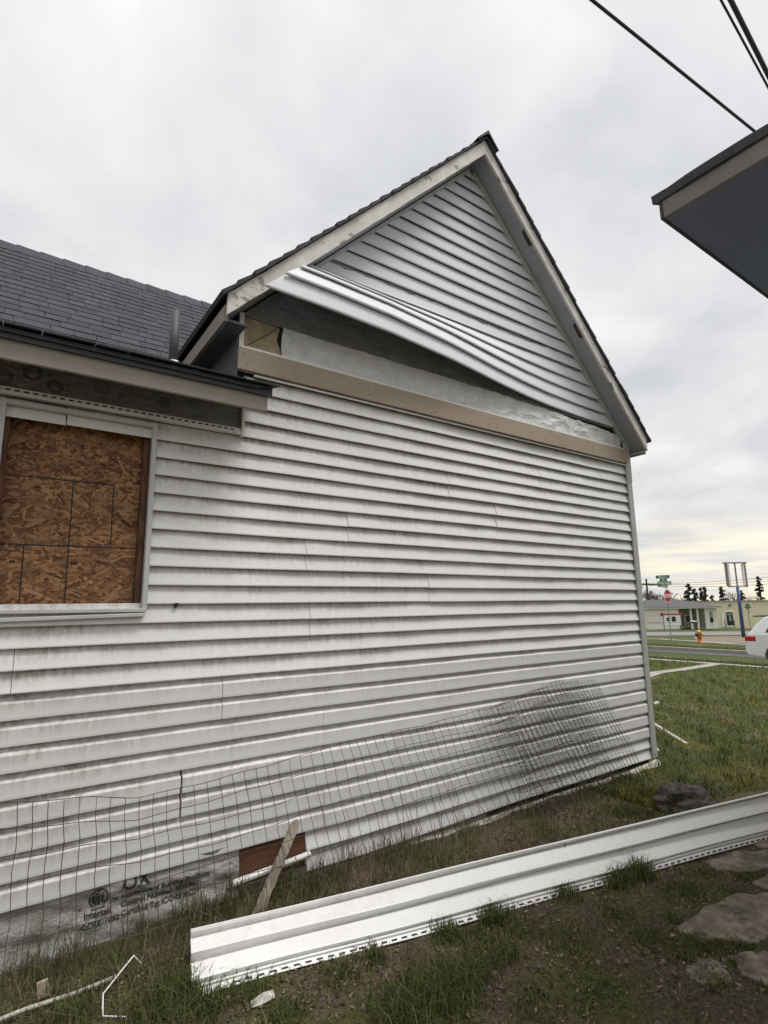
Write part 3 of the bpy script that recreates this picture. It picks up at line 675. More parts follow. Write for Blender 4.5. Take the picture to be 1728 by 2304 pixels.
# ------------------------------------------------------------------ neighbouring house corner
nb = thing('neighbouring_house', 'neighbouring house corner with slate soffit and pale fascia at the upper right', 'house', (2.2, -2.1, 0))
k = (2.70-CAM[2]); NZ = 3.25; c1 = PZ(1497, 494, NZ); NX, NY = c1[0], c1[1]
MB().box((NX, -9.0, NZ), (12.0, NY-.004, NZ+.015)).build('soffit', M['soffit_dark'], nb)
MB().box((NX-.024, -9.0, NZ-.004), (NX-.001, NY-.006, NZ+.078)).build('fascia', M['fascia_grey'], nb, bevel=.002)
MB().box((NX-.022, NY-.003, NZ-.003), (12.0, NY+.010, NZ+.078)).build('fascia', M['drip'], nb)
b = MB(); ys_ = np.linspace(NY+.032, -9, 90)
for i, y in enumerate(ys_):
    j = random.uniform(-.005, .005); b.v += [(NX-.036+j, y, NZ+.080), (NX-.042+j, y, NZ+.118), (NX+3.2, y, NZ+1.5), (NX+3.2, y, NZ+1.44)]
for i in range(len(ys_)-1):
    for q in range(3): b.f.append((i*4+q, (i+1)*4+q, (i+1)*4+q+1, i*4+q+1))
    b.f.append((i*4+3, (i+1)*4+3, (i+1)*4, i*4))
b.f += [(0, 1, 2, 3)]; b.build('roof', M['shingle'], nb)  # unseen roof behind the eave edge, its rise sized to block sky light
MB().prism([(NX+.2, NZ+.10), (NX+6.2, NZ+.10), (NX+3.2, NZ+1.42)], NY-.6, NY-.5).build('unseen_gable_wall', M['white_wall'], nb)  # out of view, sized with the roof to block sky light
MB().box((NX+.45, -9, -.05), (11.8, NY-.45, NZ)).build('wall', M['white_wall'], nb)

# ------------------------------------------------------------------ overhead cables
def cable(name, label, a, c, r):
    a = np.array(a); c = np.array(c); d = c-a; p0 = a-d*6; p1 = c+d*10; pts = []
    for t_ in np.linspace(0, 1, 60):
        q = p0+(p1-p0)*t_; pts.append(q+np.array((0, 0, -.0)))
    tag(MB().tube(pts, r, 8).build(name, M['drip'], smooth=True), label, 'cable', 'overhead cables')
def at_z(u, v, z): return PZ(u, v, z)
cable('overhead_cable', 'single black cable sloping down behind the neighbouring roof corner', at_z(1332, 0, 5.5), at_z(1706, 302, 5.5), .011)
cable('overhead_cable', 'thinner left cable of the pair at the top right corner', at_z(1622, 0, 5.5), at_z(1728, 196, 5.5), .0075)
cable('overhead_cable', 'thicker right cable of the pair at the top right corner', at_z(1644, 0, 5.5), at_z(1728, 168, 5.5), .0155)

# ------------------------------------------------------------------ wire fence against the wall
fence = thing('wire_fence', 'rusty welded wire fencing unrolled along the foot of the siding', 'wire fence', (2.4, -.1, 0))
TX = [-1.5, .08, .42, .65, .98, 1.32, 1.81, 2.47, 3.18, 3.83, 4.45, 4.9]; TZ = [.71, .705, .665, .62, .63, .65, .705, .725, .777, .862, .86, .85]
def ftop(x): return float(np.interp(x, TX, TZ))
def shear(x): return float(np.interp(x, [-1.5, .3, .9, 1.5, 2.5, 3.5, 4.6], [-.02, .0, .06, .12, .26, .42, .52]))
def fpos(x, h, ph, yo, jit):
    zt = ftop(x); z = zt*h
    xx = x+shear(x)*(zt-z)+jit*(math.sin(z*23+ph+x*7)+.5*math.sin(z*51+ph*2))
    return np.array((xx, -.030-yo-.17*(1-h)+.008*math.sin(x*6+z*9+ph), z+jit*.8*math.sin(x*17+ph)))
def mesh_layer(name, x0, x1, step, ph, yo, jit, nh, r, hs=8, dz=0.0, rot=0.0):
    b = MB(); x = x0; c = fpos((x0+x1)/2, .5, ph, yo, 0)
    def P(x, h):
        p = fpos(x, h, ph, yo, jit); p[2] = max(.004, p[2]+dz)
        if rot:
            q = p-c; ca, sa = math.cos(rot), math.sin(rot); p = np.array((c[0]+q[0]*ca-q[2]*sa, p[1], max(.004, c[2]+q[0]*sa+q[2]*ca)))
        return p
    i = 0
    while x < x1:
        kink = random.uniform(-.012, .012) if random.random() < .3 else 0; hk = random.uniform(.2, .8)
        b.tube([P(x, h)+np.array((kink*math.exp(-((h-hk)/.1)**2), 0, 0)) for h in np.linspace(1, 0, hs+1)], r, 4, False); x += step*random.uniform(.9, 1.1)
    for j in range(nh):
        h = 1-j/(nh-.2); pts = [P(x_, h+.010*math.sin(x_*5+j*2)*(j > 0)) for x_ in np.arange(x0, x1+.01, step/2)]
        b.tube(pts, r, 4, False)
    return b.build(name, M['rust_wire'], fence)
mesh_layer('wire_mesh', -.5, 3.35, .066, .4, .0, .0035, 7, .0017)
for i, (x0, x1, st, yo, dz, ro) in enumerate(((3.0, 4.45, .05, .02, 0, 0), (3.05, 4.2, .048, .05, .02, .02), (3.1, 3.95, .05, .08, .04, .05), (3.1, 4.42, .052, .10, -.02, -.02), (3.2, 4.0, .056, .14, -.05, .07))):
    mesh_layer('folded_mesh', x0, x1, st, 1.3*i+2, yo, .007, 8, .0014, 7, dz, ro)
b = MB()
for i in range(16):
    x = random.uniform(1.9, 3.6); p = np.array((x, -.06-random.random()*.15, .0)); pts = [p]
    dx = random.uniform(-.45, .1)
    for j in range(9): p = p+np.array((dx*.06+random.gauss(0, .012), random.gauss(0, .008), .05+random.gauss(0, .006))); pts.append(p)
    b.tube(pts[:random.randint(5, 10)], [.0022-.0002*q for q in range(len(pts))][:len(pts)], 4, False) if False else b.tube(pts, [.0024-.0002*q for q in range(len(pts))], 4, False)
tag(b.build('dead_stalks', M['twig'], kind='stuff'), 'dead brown weed stalks growing through the wire fencing', 'weeds')

# ------------------------------------------------------------------ things on the ground
# wooden stake
p0 = np.array((1.185, -.245, -.03)); p1 = PY(668, 1846, -.055); d = (p1-p0)/np.linalg.norm(p1-p0); sx = np.array((.85, -.05, -.5)); sx -= d*sx.dot(d); sx /= np.linalg.norm(sx); sy = np.cross(d, sx)
b = MB(); k = 16
for i in range(k+1):
    t_ = i/k; c = p0+(p1-p0)*t_; w = .024+.003*math.sin(i*2.3)-(.010 if i == k else 0); h = .012
    for a, e in ((-1, -1), (1, -1), (1, 1), (-1, 1)): b.v.append(tuple(c+sx*a*(w+random.uniform(-.003, .002))+sy*e*h))
for i in range(k):
    for q in range(4): b.f.append((i*4+q, i*4+(q+1) % 4, (i+1)*4+(q+1) % 4, (i+1)*4+q))
b.f += [(3, 2, 1, 0), (k*4, k*4+1, k*4+2, k*4+3)]
tag(b.build('wooden_stake', M['stake']), 'splintered grey wooden stake leaning on the siding by the bare patch', 'stake')
# fallen double siding panel in front
BL, BR = PZ(430, 2240, .016), PZ(1728, 1890, .016); TL_, TR_ = np.array((.832, -.395, .122)), np.array((4.375, -1.376, .262))
PROF = [(1.02, -.014), (1.03, .0), (1.0, .004), (.98, -.004), (.972, -.038), (.945, -.040), (.935, -.026), (.90, -.019), (.76, -.008), (.62, .003), (.605, .003), (.598, -.030), (.585, -.048), (.555, -.048), (.545, -.032), (.53, -.031), (.38, -.018), (.22, -.004), (.205, -.004), (.198, -.030), (.178, -.032), (.17, -.019), (.13, -.014), (.115, -.032), (.10, -.032), (.095, -.014), (.0, -.014)]
b = MB(); b.uv = []; nx = 120
for i in range(nx+1):
    s = -.0+1.55*i/nx; B = BL+(BR-BL)*s; T = TL_+(TR_-TL_)*min(s, 1.3); T = T if s <= 1.3 else TL_+(TR_-TL_)*s
    ax = T-B; W_ = np.linalg.norm(ax); ax /= W_; dr = (BR-BL)/np.linalg.norm(BR-BL); nn = np.cross(dr, ax); nn /= np.linalg.norm(nn)
    for v, y in PROF:
        cut = .06*max(0, (.22-v)/.22)**1.2 if i == 0 else 0
        p = B+ax*W_*v+nn*y+dr*cut+nn*.004*math.sin(s*11+v*3)+np.array((0, 0, .003*math.sin(s*17)*(1-v)))
        b.v.append(tuple(p)); b.uv.append((s*3.5, v))
m_ = len(PROF)
for i in range(nx):
    for j in range(m_-1): q = i*m_+j; b.f.append((q, q+m_, q+m_+1, q+1))
o = b.build('fallen_siding_panel', M['panel']); sm = o.modifiers.new('thickness', 'SOLIDIFY'); sm.thickness = .0018; sm.offset = 0
tag(o, 'long white vinyl siding panel lying on the ground in front of the house', 'siding panel')
for i in range(75):
    s = .05+i*.0145; B = BL+(BR-BL)*s; T = TL_+(TR_-TL_)*s; ax = (T-B)/np.linalg.norm(T-B); dr = (BR-BL)/np.linalg.norm(BR-BL); nn = np.cross(dr, ax)
    c = B+(T-B)*.045+nn*(-.014)+np.array((0, 0, .003*math.sin(s*17)*.95))+nn*.004*math.sin(s*11+.13)
    for sg in (1, -1):
        pass
    q = [c+dr*a+ax*e+nn*f_ for f_ in (-.0025, .0025) for a, e in ((-.014, -.0035), (.014, -.0035), (.014, .0035), (-.014, .0035))]
    MB().hexa(q).build('nail_slot', M['black'], o)
# bent white strip, white pipe, paper_scrap, plank and scraps by the corner
b = MB(); pts = [PZ(318, 2168, .03), PZ(301, 2150, .075), PZ(270, 2188, .06), PZ(232, 2236, .05), PZ(231, 2270, .03), PZ(232, 2286, .012), PZ(284, 2288, .008)]
b.tube(pts, .0032, 5); o = b.build('bent_strip', M['trim_white']); tag(o, 'thin bent white metal strip standing in the grass, hooked at its foot', 'metal strip')
pts = [PZ(-60, 2318, .02), PZ(60, 2270, .022), PZ(170, 2235, .02), PZ(262, 2197, .022)]
tag(MB().tube(pts, .0085, 8).build('white_pipe', M['dirty_white'], smooth=True), 'narrow white plastic pipe half hidden in grass at the lower left', 'pipe')
c = PZ(592, 2252, .012)
tag(MB().add([c+np.array(q) for q in ((-.05, -.01, 0), (-.01, -.025, .006), (.045, -.012, .002), (.05, .018, .012), (.01, .022, .016), (-.045, .018, .006), (0, 0, .02))], [(0, 1, 6), (1, 2, 6), (2, 3, 6), (3, 4, 6), (4, 5, 6), (5, 0, 6)]).build('paper_scrap', M['dirty_white']), 'small crumpled cream scrap on the dirt below the fallen panel', 'scrap')
c = PZ(98, 2235, .02)
tag(MB().add([c+np.array(q) for q in ((-.02, -.01, -.01), (.03, -.012, -.01), (.025, .01, -.01), (-.02, .012, -.01), (-.028, -.008, .045), (.012, -.01, .05), (.01, .008, .048), (-.025, .008, .045))], [(0, 3, 2, 1), (4, 5, 6, 7), (0, 1, 5, 4), (1, 2, 6, 5), (2, 3, 7, 6), (3, 0, 4, 7)]).build('wood_offcut', M['frieze']), 'small tan wood offcut beside the white pipe', 'offcut')
a, c = PZ(1466, 1624, .06), PZ(1545, 1672, .02)
dirn = (c-a)/np.linalg.norm(c-a); a = a-dirn*.9; sd_ = np.array((-dirn[1], dirn[0], 0))*.02
tag(MB().hexa([a-sd_-[0, 0, .03], c-sd_-[0, 0, .03], c+sd_-[0, 0, .03], a+sd_-[0, 0, .03], a-sd_, c-sd_, c+sd_, a+sd_]).build('white_plank', M['dirty_white']), 'narrow white painted plank on the lawn just past the house corner', 'plank')
for (u, v), lb in (((1475, 1690), 'broken white scrap against the foot of the corner post'), ((1478, 1583), 'small white scrap in the lawn left of the plank, furthest back')):
    c = PZ(u, v, .015)
    tag(MB().add([c+np.array(q)*1.1 for q in ((-.06, -.01, 0), (-.01, -.03, .01), (.06, -.01, .0), (.055, .02, .03), (.01, .03, .02), (-.05, .02, .012), (0, 0, .035))], [(0, 1, 6), (1, 2, 6), (2, 3, 6), (3, 4, 6), (4, 5, 6), (5, 0, 6)]).build('vinyl_scrap', M['dirty_white']), lb, 'scrap')
# basalt rock
bm = bmesh.new(); bmesh.ops.create_icosphere(bm, subdivisions=4, radius=1.0)
from mathutils import noise as mnoise
c = PZ(1578, 1830, .0)
for v in bm.verts:
    d = v.co.normalized(); nn = mnoise.noise(d*1.3+Vector((3, 1, 7)))*.34+mnoise.noise(d*3.1)*.16+mnoise.noise(d*8)*.05
    q = d*(1+nn); q = Vector((round(q.x*2.6)/2.6*.35+q.x*.65, q.y, round(q.z*2.4)/2.4*.3+q.z*.7))
    v.co = Vector((q.x*.225, q.y*.17, max(-.05, q.z*.125)+.035))
me = bpy.data.meshes.new('rock'); bm.to_mesh(me); bm.free(); me.materials.append(M['rock']); o = bpy.data.objects.new('rock', me); link(o); o.location = tuple(c+np.array((.02, .12, .0))); o.rotation_euler = (0, 0, -.5)
tag(o, 'dark jagged basalt rock behind the fallen panel on the lawn', 'rock')
def flag(name, uvs, label, th=.014):
    P = [PZ(u, v, .012)[:2] for u, v in uvs]; ctr = np.mean(P, 0); poly = []
    for i in range(len(P)):
        a, c_ = np.array(P[i]), np.array(P[(i+1) % len(P)])
        for t_ in np.linspace(0, 1, 6)[:-1]:
            q = a+(c_-a)*t_; poly.append(tuple(q+(q-ctr)*random.uniform(-.13, .06)))
    ar = sum(poly[i][0]*poly[(i+1) % len(poly)][1]-poly[(i+1) % len(poly)][0]*poly[i][1] for i in range(len(poly)))
    if ar < 0: poly = poly[::-1]
    b = MB(); n = len(poly); z1 = th
    b.v = [(x, y, -.02) for x, y in poly]+[(x, y, z1-.006) for x, y in poly]+[(ctr[0]+(x-ctr[0])*.95, ctr[1]+(y-ctr[1])*.95, z1+random.uniform(-.003, .003)) for x, y in poly]+[(ctr[0], ctr[1], z1)]
    for i in range(n):
        j = (i+1) % n; b.f += [(i, j, n+j, n+i), (n+i, n+j, 2*n+j, 2*n+i), (2*n+i, 2*n+j, 3*n)]
    o = b.build('flagstone', M['flag']); tag(o, label, 'flagstone', 'sunken flagstones at lower right')
flag('flagstone', [(1588, 1938), (1650, 1916), (1728, 1912), (1760, 1945), (1700, 1962), (1610, 1956)], 'thin flagstone just below the fallen panel at the right')
flag('flagstone', [(1515, 2088), (1600, 2030), (1680, 2004), (1790, 2010), (1800, 2100), (1700, 2118), (1560, 2112)], 'largest flagstone, broad and speckled, at the right edge')
flag('flagstone', [(1540, 2180), (1570, 2150), (1615, 2160), (1650, 2205), (1600, 2218), (1555, 2200)], 'small pointed flagstone among moss below the largest one')
flag('flagstone', [(1640, 2150), (1700, 2138), (1800, 2140), (1800, 2220), (1720, 2212), (1670, 2190)], 'flagstone at the right edge below the largest one')
flag('flagstone', [(1692, 1985), (1728, 1968), (1780, 1970), (1780, 1996), (1715, 1998)], 'small flagstone between the thin and the largest ones')
flag('flagstone', [(1690, 1898), (1728, 1888), (1800, 1880), (1800, 1902), (1720, 1908)], 'corner of a flagstone peeping out nearest the panel')

# ------------------------------------------------------------------ grass, litter and moss
def blades(name, P, H, Wd, colors, lean=.5, kind_label=None, cat='grass', seed=1, droop=.35):
    r = np.random.default_rng(seed); n = len(P); a = r.uniform(0, 2*np.pi, n); sd_ = np.c_[np.cos(a), np.sin(a), np.zeros(n)]
    b_ = r.uniform(0, 2*np.pi, n); ld = np.c_[np.cos(b_), np.sin(b_), np.zeros(n)]*(r.random(n)*lean)[:, None]
    H = H[:, None]; Wd = Wd[:, None]; up = np.array([0, 0, 1.0])
    m1 = P+H*.55*(up+ld*.6); tip = P+H*(up*(1-droop*np.linalg.norm(ld, axis=1)[:, None])+ld*1.5)
    V = np.stack([P-sd_*Wd/2, P+sd_*Wd/2, m1+sd_*Wd*.38, m1-sd_*Wd*.38, tip], 1).reshape(-1, 3)
    me = bpy.data.meshes.new(name); me.vertices.add(n*5); me.vertices.foreach_set('co', V.astype(np.float32).ravel())
    base = (np.arange(n)*5)[:, None]; li = np.concatenate([base+np.array([0, 1, 2, 3]), base+np.array([3, 2, 4])], 1).ravel()
    me.loops.add(n*7); me.loops.foreach_set('vertex_index', li.astype(np.int32)); me.polygons.add(n*2)
    ls = np.stack([np.arange(n)*7, np.arange(n)*7+4], 1).ravel(); me.polygons.foreach_set('loop_start', ls.astype(np.int32))
    me.update(calc_edges=True); me.validate()
    ca = me.color_attributes.new('tint', 'FLOAT_COLOR', 'POINT'); C5 = np.repeat(np.c_[colors, np.ones(n)], 5, 0); ca.data.foreach_set('color', C5.astype(np.float32).ravel())
    me.materials.append(M['blade']); o = bpy.data.objects.new(name, me); link(o); tag(o, kind_label, cat, kind='stuff'); return o
def gcol(n, r, dead=.15, bright=1.0):
    t_ = r.random(n)[:, None]; c = np.array((.042, .062, .016))*(1-t_)+np.array((.17, .205, .060))*t_
    dd = r.random(n) < dead; c[dd] = (np.array((.20, .155, .085))*r.uniform(.5, 1.1, (dd.sum(), 1))); return c*bright
r = np.random.default_rng(5)
# tall growth between the wall and the panel
def onground(x, y): return np.c_[x, y, gh(x, y)-.004]
def panel_y(x): return -.40-(x-.83)*.277
n = 21000; x = r.uniform(-.2, 4.6, n); lo = np.where(x < .8, -.9, panel_y(x)-.02); y = lo+(-.03-lo)*r.random(n)**.9
keep = (hsh(x*1.3, y*1.7)+r.normal(0, .5, n) > -.25); x, y = x[keep], y[keep]; n = len(x)
dead = np.where((x > 1.6) & (x < 3.4), .55, .30); c = gcol(n, r, 0.0); dm = r.random(n) < dead; c *= .72; c[dm] = np.array((.19, .15, .095))*r.uniform(.4, 1.15, (dm.sum(), 1))
H = r.uniform(.03, .11, n)*np.where(x < 2.4, 1.25, .8)*(.55+.55*(hsh(x*2, y*2) > 0)); H *= np.where(y > -.22, 1.7, 1.1)
blades('tall_grass', onground(x, y), H, r.uniform(.002, .0042, n), c, .75, 'rank grass growing between the wall and the fallen panel', seed=2)
n = 900; x = r.uniform(0, 3.6, n); y = np.where(x < .8, -.8, panel_y(x))*r.random(n)*.9-.04
blades('dry_stems', onground(x, y), r.uniform(.08, .22, n), r.uniform(.0012, .0024, n), np.array((.36, .29, .19))*r.uniform(.5, 1.1, (n, 1)), 1.1, 'dry pale stems among the grass at the wall foot', 'weeds', seed=21)
# foreground: thin sward plus thick tufts
n = 46000; x = r.uniform(.3, 5.5, n); y = r.uniform(-2.6, -.4, n); ok = (y < np.where(x > .8, panel_y(x)-.22, -.4)); x, y = x[ok], y[ok]
dn = hsh(x*.9+2, y*1.1); ok = (dn+r.normal(0, .3, len(x)) > .0); x, y = x[ok], y[ok]; n = len(x)
blades('sparse_grass', onground(x, y), r.uniform(.010, .035, n), r.uniform(.0022, .004, n), gcol(n, r, .18, .9), 1.0, 'low mossy grass over the dirt in the foreground', seed=3)
X, Y, HH = [], [], []
for (u, v, rad, cnt_, h) in ((1520, 2075, .07, 260, .03), (1560, 2125, .09, 380, .035), (1650, 2125, .08, 380, .035), (1600, 2215, .08, 260, .03), (1545, 2160, .06, 220, .03), (1660, 2170, .06, 200, .03), (1590, 1962, .07, 260, .03), (1680, 1975, .08, 300, .03), (1660, 2010, .07, 240, .03), (1720, 2215, .07, 200, .03), (1530, 1845, .10, 500, .07), (1600, 1850, .09, 400, .06), (1500, 1800, .12, 500, .06), (1660, 1830, .10, 400, .05), (1420, 1830, .14, 500, .06), (760, 2205, .10, 260, .05), (1180, 2090, .14, 300, .05), (1290, 2120, .15, 300, .045), (1390, 2060, .14, 300, .045), (1080, 2120, .12, 260, .05), (985, 2240, .17, 1300, .10), (1060, 2195, .10, 350, .08), (900, 2275, .12, 600, .09), (1130, 2160, .09, 260, .07), (1432, 1972, .085, 620, .12), (1385, 1988, .08, 420, .10), (1270, 2018, .08, 320, .07), (1110, 2068, .08, 360, .08), (1010, 2100, .07, 260, .07), (840, 2160, .06, 220, .06), (640, 2165, .07, 140, .04), (560, 2235, .10, 300, .05), (470, 2260, .10, 420, .07), (400, 2240, .12, 500, .09), (360, 2290, .13, 520, .08), (150, 2285, .12, 360, .07), (1460, 2110, .10, 300, .04), (1590, 2120, .10, 300, .035), (1200, 2270, .12, 300, .05), (1330, 2240, .14, 320, .04), (1540, 2010, .12, 380, .045), (640, 2290, .1, 260, .06)):
    c = PZ(u, v, 0); X.append(c[0]+r.normal(0, rad*.55, cnt_)); Y.append(c[1]+r.normal(0, rad*.5, cnt_)); HH.append(r.uniform(.4, 1.15, cnt_)*h)
X, Y, HH = map(np.concatenate, (X, Y, HH)); n = len(X)
blades('grass_tufts', onground(X, Y), HH, r.uniform(.003, .0062, n), gcol(n, r, .14, .85), .9, 'taller grass tufts in the foreground dirt', seed=4)
# lawn to the right of the house
n = 90000; x = 4.2+14.4*r.random(n)**1.6; y = r.uniform(-2.5, 9, n)*np.clip(x/14, .35, 1); ok = ~((x < 5.6) & (y > -.05)) & ~((x < 6.2) & (y < panel_y(x)-.3)); x, y = x[ok], y[ok]
n = len(x); H = r.uniform(.015, .05, n)*(1+.9*(hsh(x*.7, y*.9) > .2)+.8*(hsh(x*2.1, y*2.3) > .45)); c = gcol(n, r, .10, 1.15); pt = (hsh(x*.45+1, y*.7) > .42); c[pt] = c[pt]*.6+np.array((.12, .10, .045)); dkm = hsh(x*1.6+3, y*1.9) > .35; c[dkm] *= .55; H[dkm] *= 1.7; ylw = hsh(x*.8-2, y*.6+4) < -.15; c[ylw] = c[ylw]*np.array((1.6, 1.3, .95))
dp = np.array([tuple(p) for p in pa]); dist = np.min(np.stack([np.hypot(x-(dp[i]*(1-q)+dp[i+1]*q)[0], y-(dp[i]*(1-q)+dp[i+1]*q)[1]) for i in range(len(dp)-1) for q in np.linspace(0, 1, 10)]), 0); ok = dist > .33
x, y, H, c = x[ok], y[ok], H[ok], c[ok]
blades('lawn_grass', onground(x, y), H, r.uniform(.003, .006, len(x))*(1+x/9), c, .9, 'green lawn beside the house', seed=6)
n = 9000; x = np.r_[r.uniform(19.4, 20.4, n), r.uniform(27.1, 29.5, n)]; y = np.r_[r.uniform(-3, 16, n), r.uniform(2, 24, n)]
blades('verge_grass', onground(x, y), r.uniform(.03, .10, 2*n), r.uniform(.012, .025, 2*n), gcol(2*n, r, .2), .7, 'rough grass along the road verge', seed=7)
x = np.r_[r.normal(G(1660, 1492)[0], .12, 26), r.normal(G(1716, 1495)[0], .2, 70), r.normal(G(1600, 1700)[0], .1, 0)]; y = np.r_[r.normal(G(1660, 1492)[1], .13, 26), r.normal(G(1716, 1495)[1], .25, 70)]; n = len(x)
blades('dry_weeds', onground(x, y), r.uniform(.15, .42, n), r.uniform(.006, .012, n), np.array((.33, .27, .17))*r.uniform(.7, 1.1, (n, 1)), .5, 'pale dry weeds by the sidewalk near the car', 'weeds', 8)
X, Y = [], []
for (u, v, k_) in ((1560, 1590, 60), (1590, 1600, 50), (1490, 1560, 40), (1640, 1620, 50), (1460, 1655, 40), (1500, 1545, 50), (1700, 1600, 60), (1650, 1545, 60), (1540, 1625, 50), (1690, 1665, 50), (1600, 1560, 60)):
    c = PZ(u, v, 0); X.append(r.normal(c[0], .12, k_)); Y.append(r.normal(c[1], .2, k_))
X, Y = np.concatenate(X), np.concatenate(Y); n = len(X)
blades('dry_straw', onground(X, Y)+[0, 0, .02], r.uniform(.06, .16, n), r.uniform(.004, .007, n), np.array((.34, .28, .18))*r.uniform(.6, 1.1, (n, 1)), 2.2, 'dry straw lying on the lawn', 'straw', 9)
# leaf litter and twigs
n = 21000; x = r.uniform(.2, 4.6, n); y = r.uniform(-2.5, -.25, n); ok = (hsh(x*.9+2, y*1.1)+r.normal(0, .3, n) < .15); x, y = x[ok], y[ok]; n = len(x)
b = MB(); b.c = []
for i in range(n):
    s_ = random.uniform(.0035, .011)*(1.7 if random.random() < .06 else 1); a = random.uniform(0, 6.28); z = float(gh(x[i], y[i]))+.004; tx, ty = random.gauss(0, .35), random.gauss(0, .35); q = len(b.v)
    for px, py, k_ in ((-1, random.uniform(-.3, .3), 0), (random.uniform(-.3, .3), -.6, .25), (1.1, random.uniform(-.3, .3), .1), (random.uniform(-.3, .3), .6, .25)):
        X_ = (px*math.cos(a)-py*math.sin(a))*s_; Y_ = (px*math.sin(a)+py*math.cos(a))*s_; b.v.append((x[i]+X_, y[i]+Y_, z+s_*.35+X_*tx+Y_*ty+k_*s_))
    t_ = random.random(); t_ = t_**1.7; cc = np.array((.032, .021, .016))*(1-t_)+np.array((.27, .195, .15))*t_; b.c += [tuple(cc)]*4; b.f.append((q, q+1, q+2, q+3))
tag(b.build('leaf_litter', M['leaf'], kind='stuff'), 'brown dead leaves scattered over the foreground dirt', 'leaf litter')
n = 26000; x = r.uniform(.2, 5.2, n); y = r.uniform(-2.6, -.3, n); ok = (hsh(x*1.3+.5, y*1.6+1)+r.normal(0, .3, n) > .05) & (y < np.where(x > .8, panel_y(x)-.1, -.3)); x, y = x[ok], y[ok]; n = len(x)
b = MB(); b.c = []
for i in range(n):
    s_ = random.uniform(.0025, .006); a = random.uniform(0, 6.28); z = float(gh(x[i], y[i]))+random.uniform(.004, .016); tx, ty = random.gauss(0, .3), random.gauss(0, .3); q = len(b.v)
    for k_ in range(5):
        an = a+k_*1.2566; X_, Y_ = math.cos(an)*s_, math.sin(an)*s_; b.v.append((x[i]+X_, y[i]+Y_, z+X_*tx+Y_*ty))
    t_ = random.random(); cc = np.array((.045, .058, .018))*(1-t_)+np.array((.17, .185, .06))*t_; b.c += [tuple(cc)]*5; b.f.append((q, q+1, q+2, q+3, q+4))
tag(b.build('ground_cover', M['blade'], kind='stuff'), 'tiny-leaved green ground cover over the foreground soil', 'ground cover')
b = MB()
for i in range(150):
    c = np.array((random.uniform(.3, 4.2), 0, .012)); c[1] = random.uniform(-2.3, panel_y(c[0])-.25 if c[0] > .8 else -.5); a = random.uniform(0, 6.28); p = c; pts = [p]
    for j in range(4): a += random.gauss(0, .35); p = p+np.array((math.cos(a), math.sin(a), random.gauss(0, .12)))*random.uniform(.012, .04); p[2] = max(.012, p[2]); pts.append(p)
    b.tube(pts, random.uniform(.0008, .0018), 4, False)
tag(b.build('fallen_twigs', M['twig'], kind='stuff'), 'thin dry twigs scattered over the foreground dirt', 'twigs')
pts = [PZ(1262, 1990, .0), PZ(1262, 1990, .0)+np.array((.03, .0, .10)), PZ(1262, 1990, .0)+np.array((.075, .01, .19))]
tag(MB().tube(pts, [.0035, .003, .0015], 5).build('upright_twig', M['bark']), 'single dark twig standing against the fallen panel', 'twig')

# ------------------------------------------------------------------ background across the street
def frame(name, label, cat, u, v, depth, group=None, rz=None):
    p = PT(u, v, depth); p[2] = float(gz(p[0])) ; return thing(name, label, cat, p, -YAW if rz is None else rz, group)
def S(px, depth): return px*depth/FPX
D = 61.0; q = D/FPX
def at_base(u, depth):   # base point on the ground under a picture column at a given depth
    lo, hi = 1300.0, 1700.0
    for _ in range(50):
        m_ = (lo+hi)/2; p = PT(u, m_, depth)
        if p[2] > gz(p[0]): lo = m_
        else: hi = m_
    return PT(u, lo, depth), lo
def fr2(name, label, cat, u, depth, group=None, rz=-YAW):
    p, v = at_base(u, depth); return thing(name, label, cat, p, rz, group), v
hb, vb = fr2('white_shop', 'low white building with grey hipped roof and porch across the street', 'building', 1459, D)
W0 = 160*q; H0 = (1414.5-1369)*q; DP = 7.0
MB().box((0, 0, 0), (68*q, DP, H0)).build('wall', M['white_wall'], hb, local=True)
MB().box((68*q, 1.6, 0), (W0, DP, H0)).build('porch_wall', M['green_wall'], hb, local=True)
MB().box((136*q, .2, 0), (W0, 1.6, H0)).build('bay', M['white_wall'], hb, local=True)
MB().box((-.3, -.35, H0), (W0+.4, DP+.3, H0+.16)).build('eave_board', M['white_wall'], hb, local=True)
b = MB(); z = H0+.16; e = .35
b.add([(-.4, -.45, z), (W0+.5, -.45, z), (W0+.5, DP+.4, z), (-.4, DP+.4, z), (35*q, DP*.5, z+17*q), (108*q, DP*.5, z+18*q)], [(0, 1, 5, 4), (1, 2, 5), (2, 3, 4, 5), (3, 0, 4), (0, 3, 2, 1)])
b.build('roof', M['roofgrey'], hb, local=True)
for x in (68.5, 98, 113, 131): MB().box((x*q, .02, 0), (x*q+(.18 if x != 131 else .5), .2, H0)).build('porch_post', M['white_wall'], hb, local=True)
for x, w, z0, h, ii in ((80, 6, .8, .95, 0), (93, 5, .25, 1.35, 1), (104, 10, .72, .75, 0)):
    wn = MB().box((x*q-.06, 1.56, z0-.06), ((x+w)*q+.06, 1.6, z0+h+.06)).build('window' if not ii else 'door', M['sign_white'], hb, local=True); MB().box((x*q, 1.54, z0), ((x+w)*q, 1.558, z0+h)).build('pane', M['glass_dark'], wn, local=True)
for x, w in ((138, 12),):
    wn = MB().box((x*q-.06, .15, .62), ((x+w)*q+.06, .2, 1.95)).build('window', M['sign_white'], hb, local=True)
    MB().box((x*q, .13, .68), ((x+w)*q, .149, 1.24)).build('pane', M['glass_dark'], wn, local=True); MB().box((x*q, .13, 1.28), ((x+w)*q, .149, 1.9)).build('shade', M['green_wall'], wn, local=True)
MB().box((0, -.03, .72), (68*q, -.005, .76)).build('wall_seam', M['post'], hb, local=True)
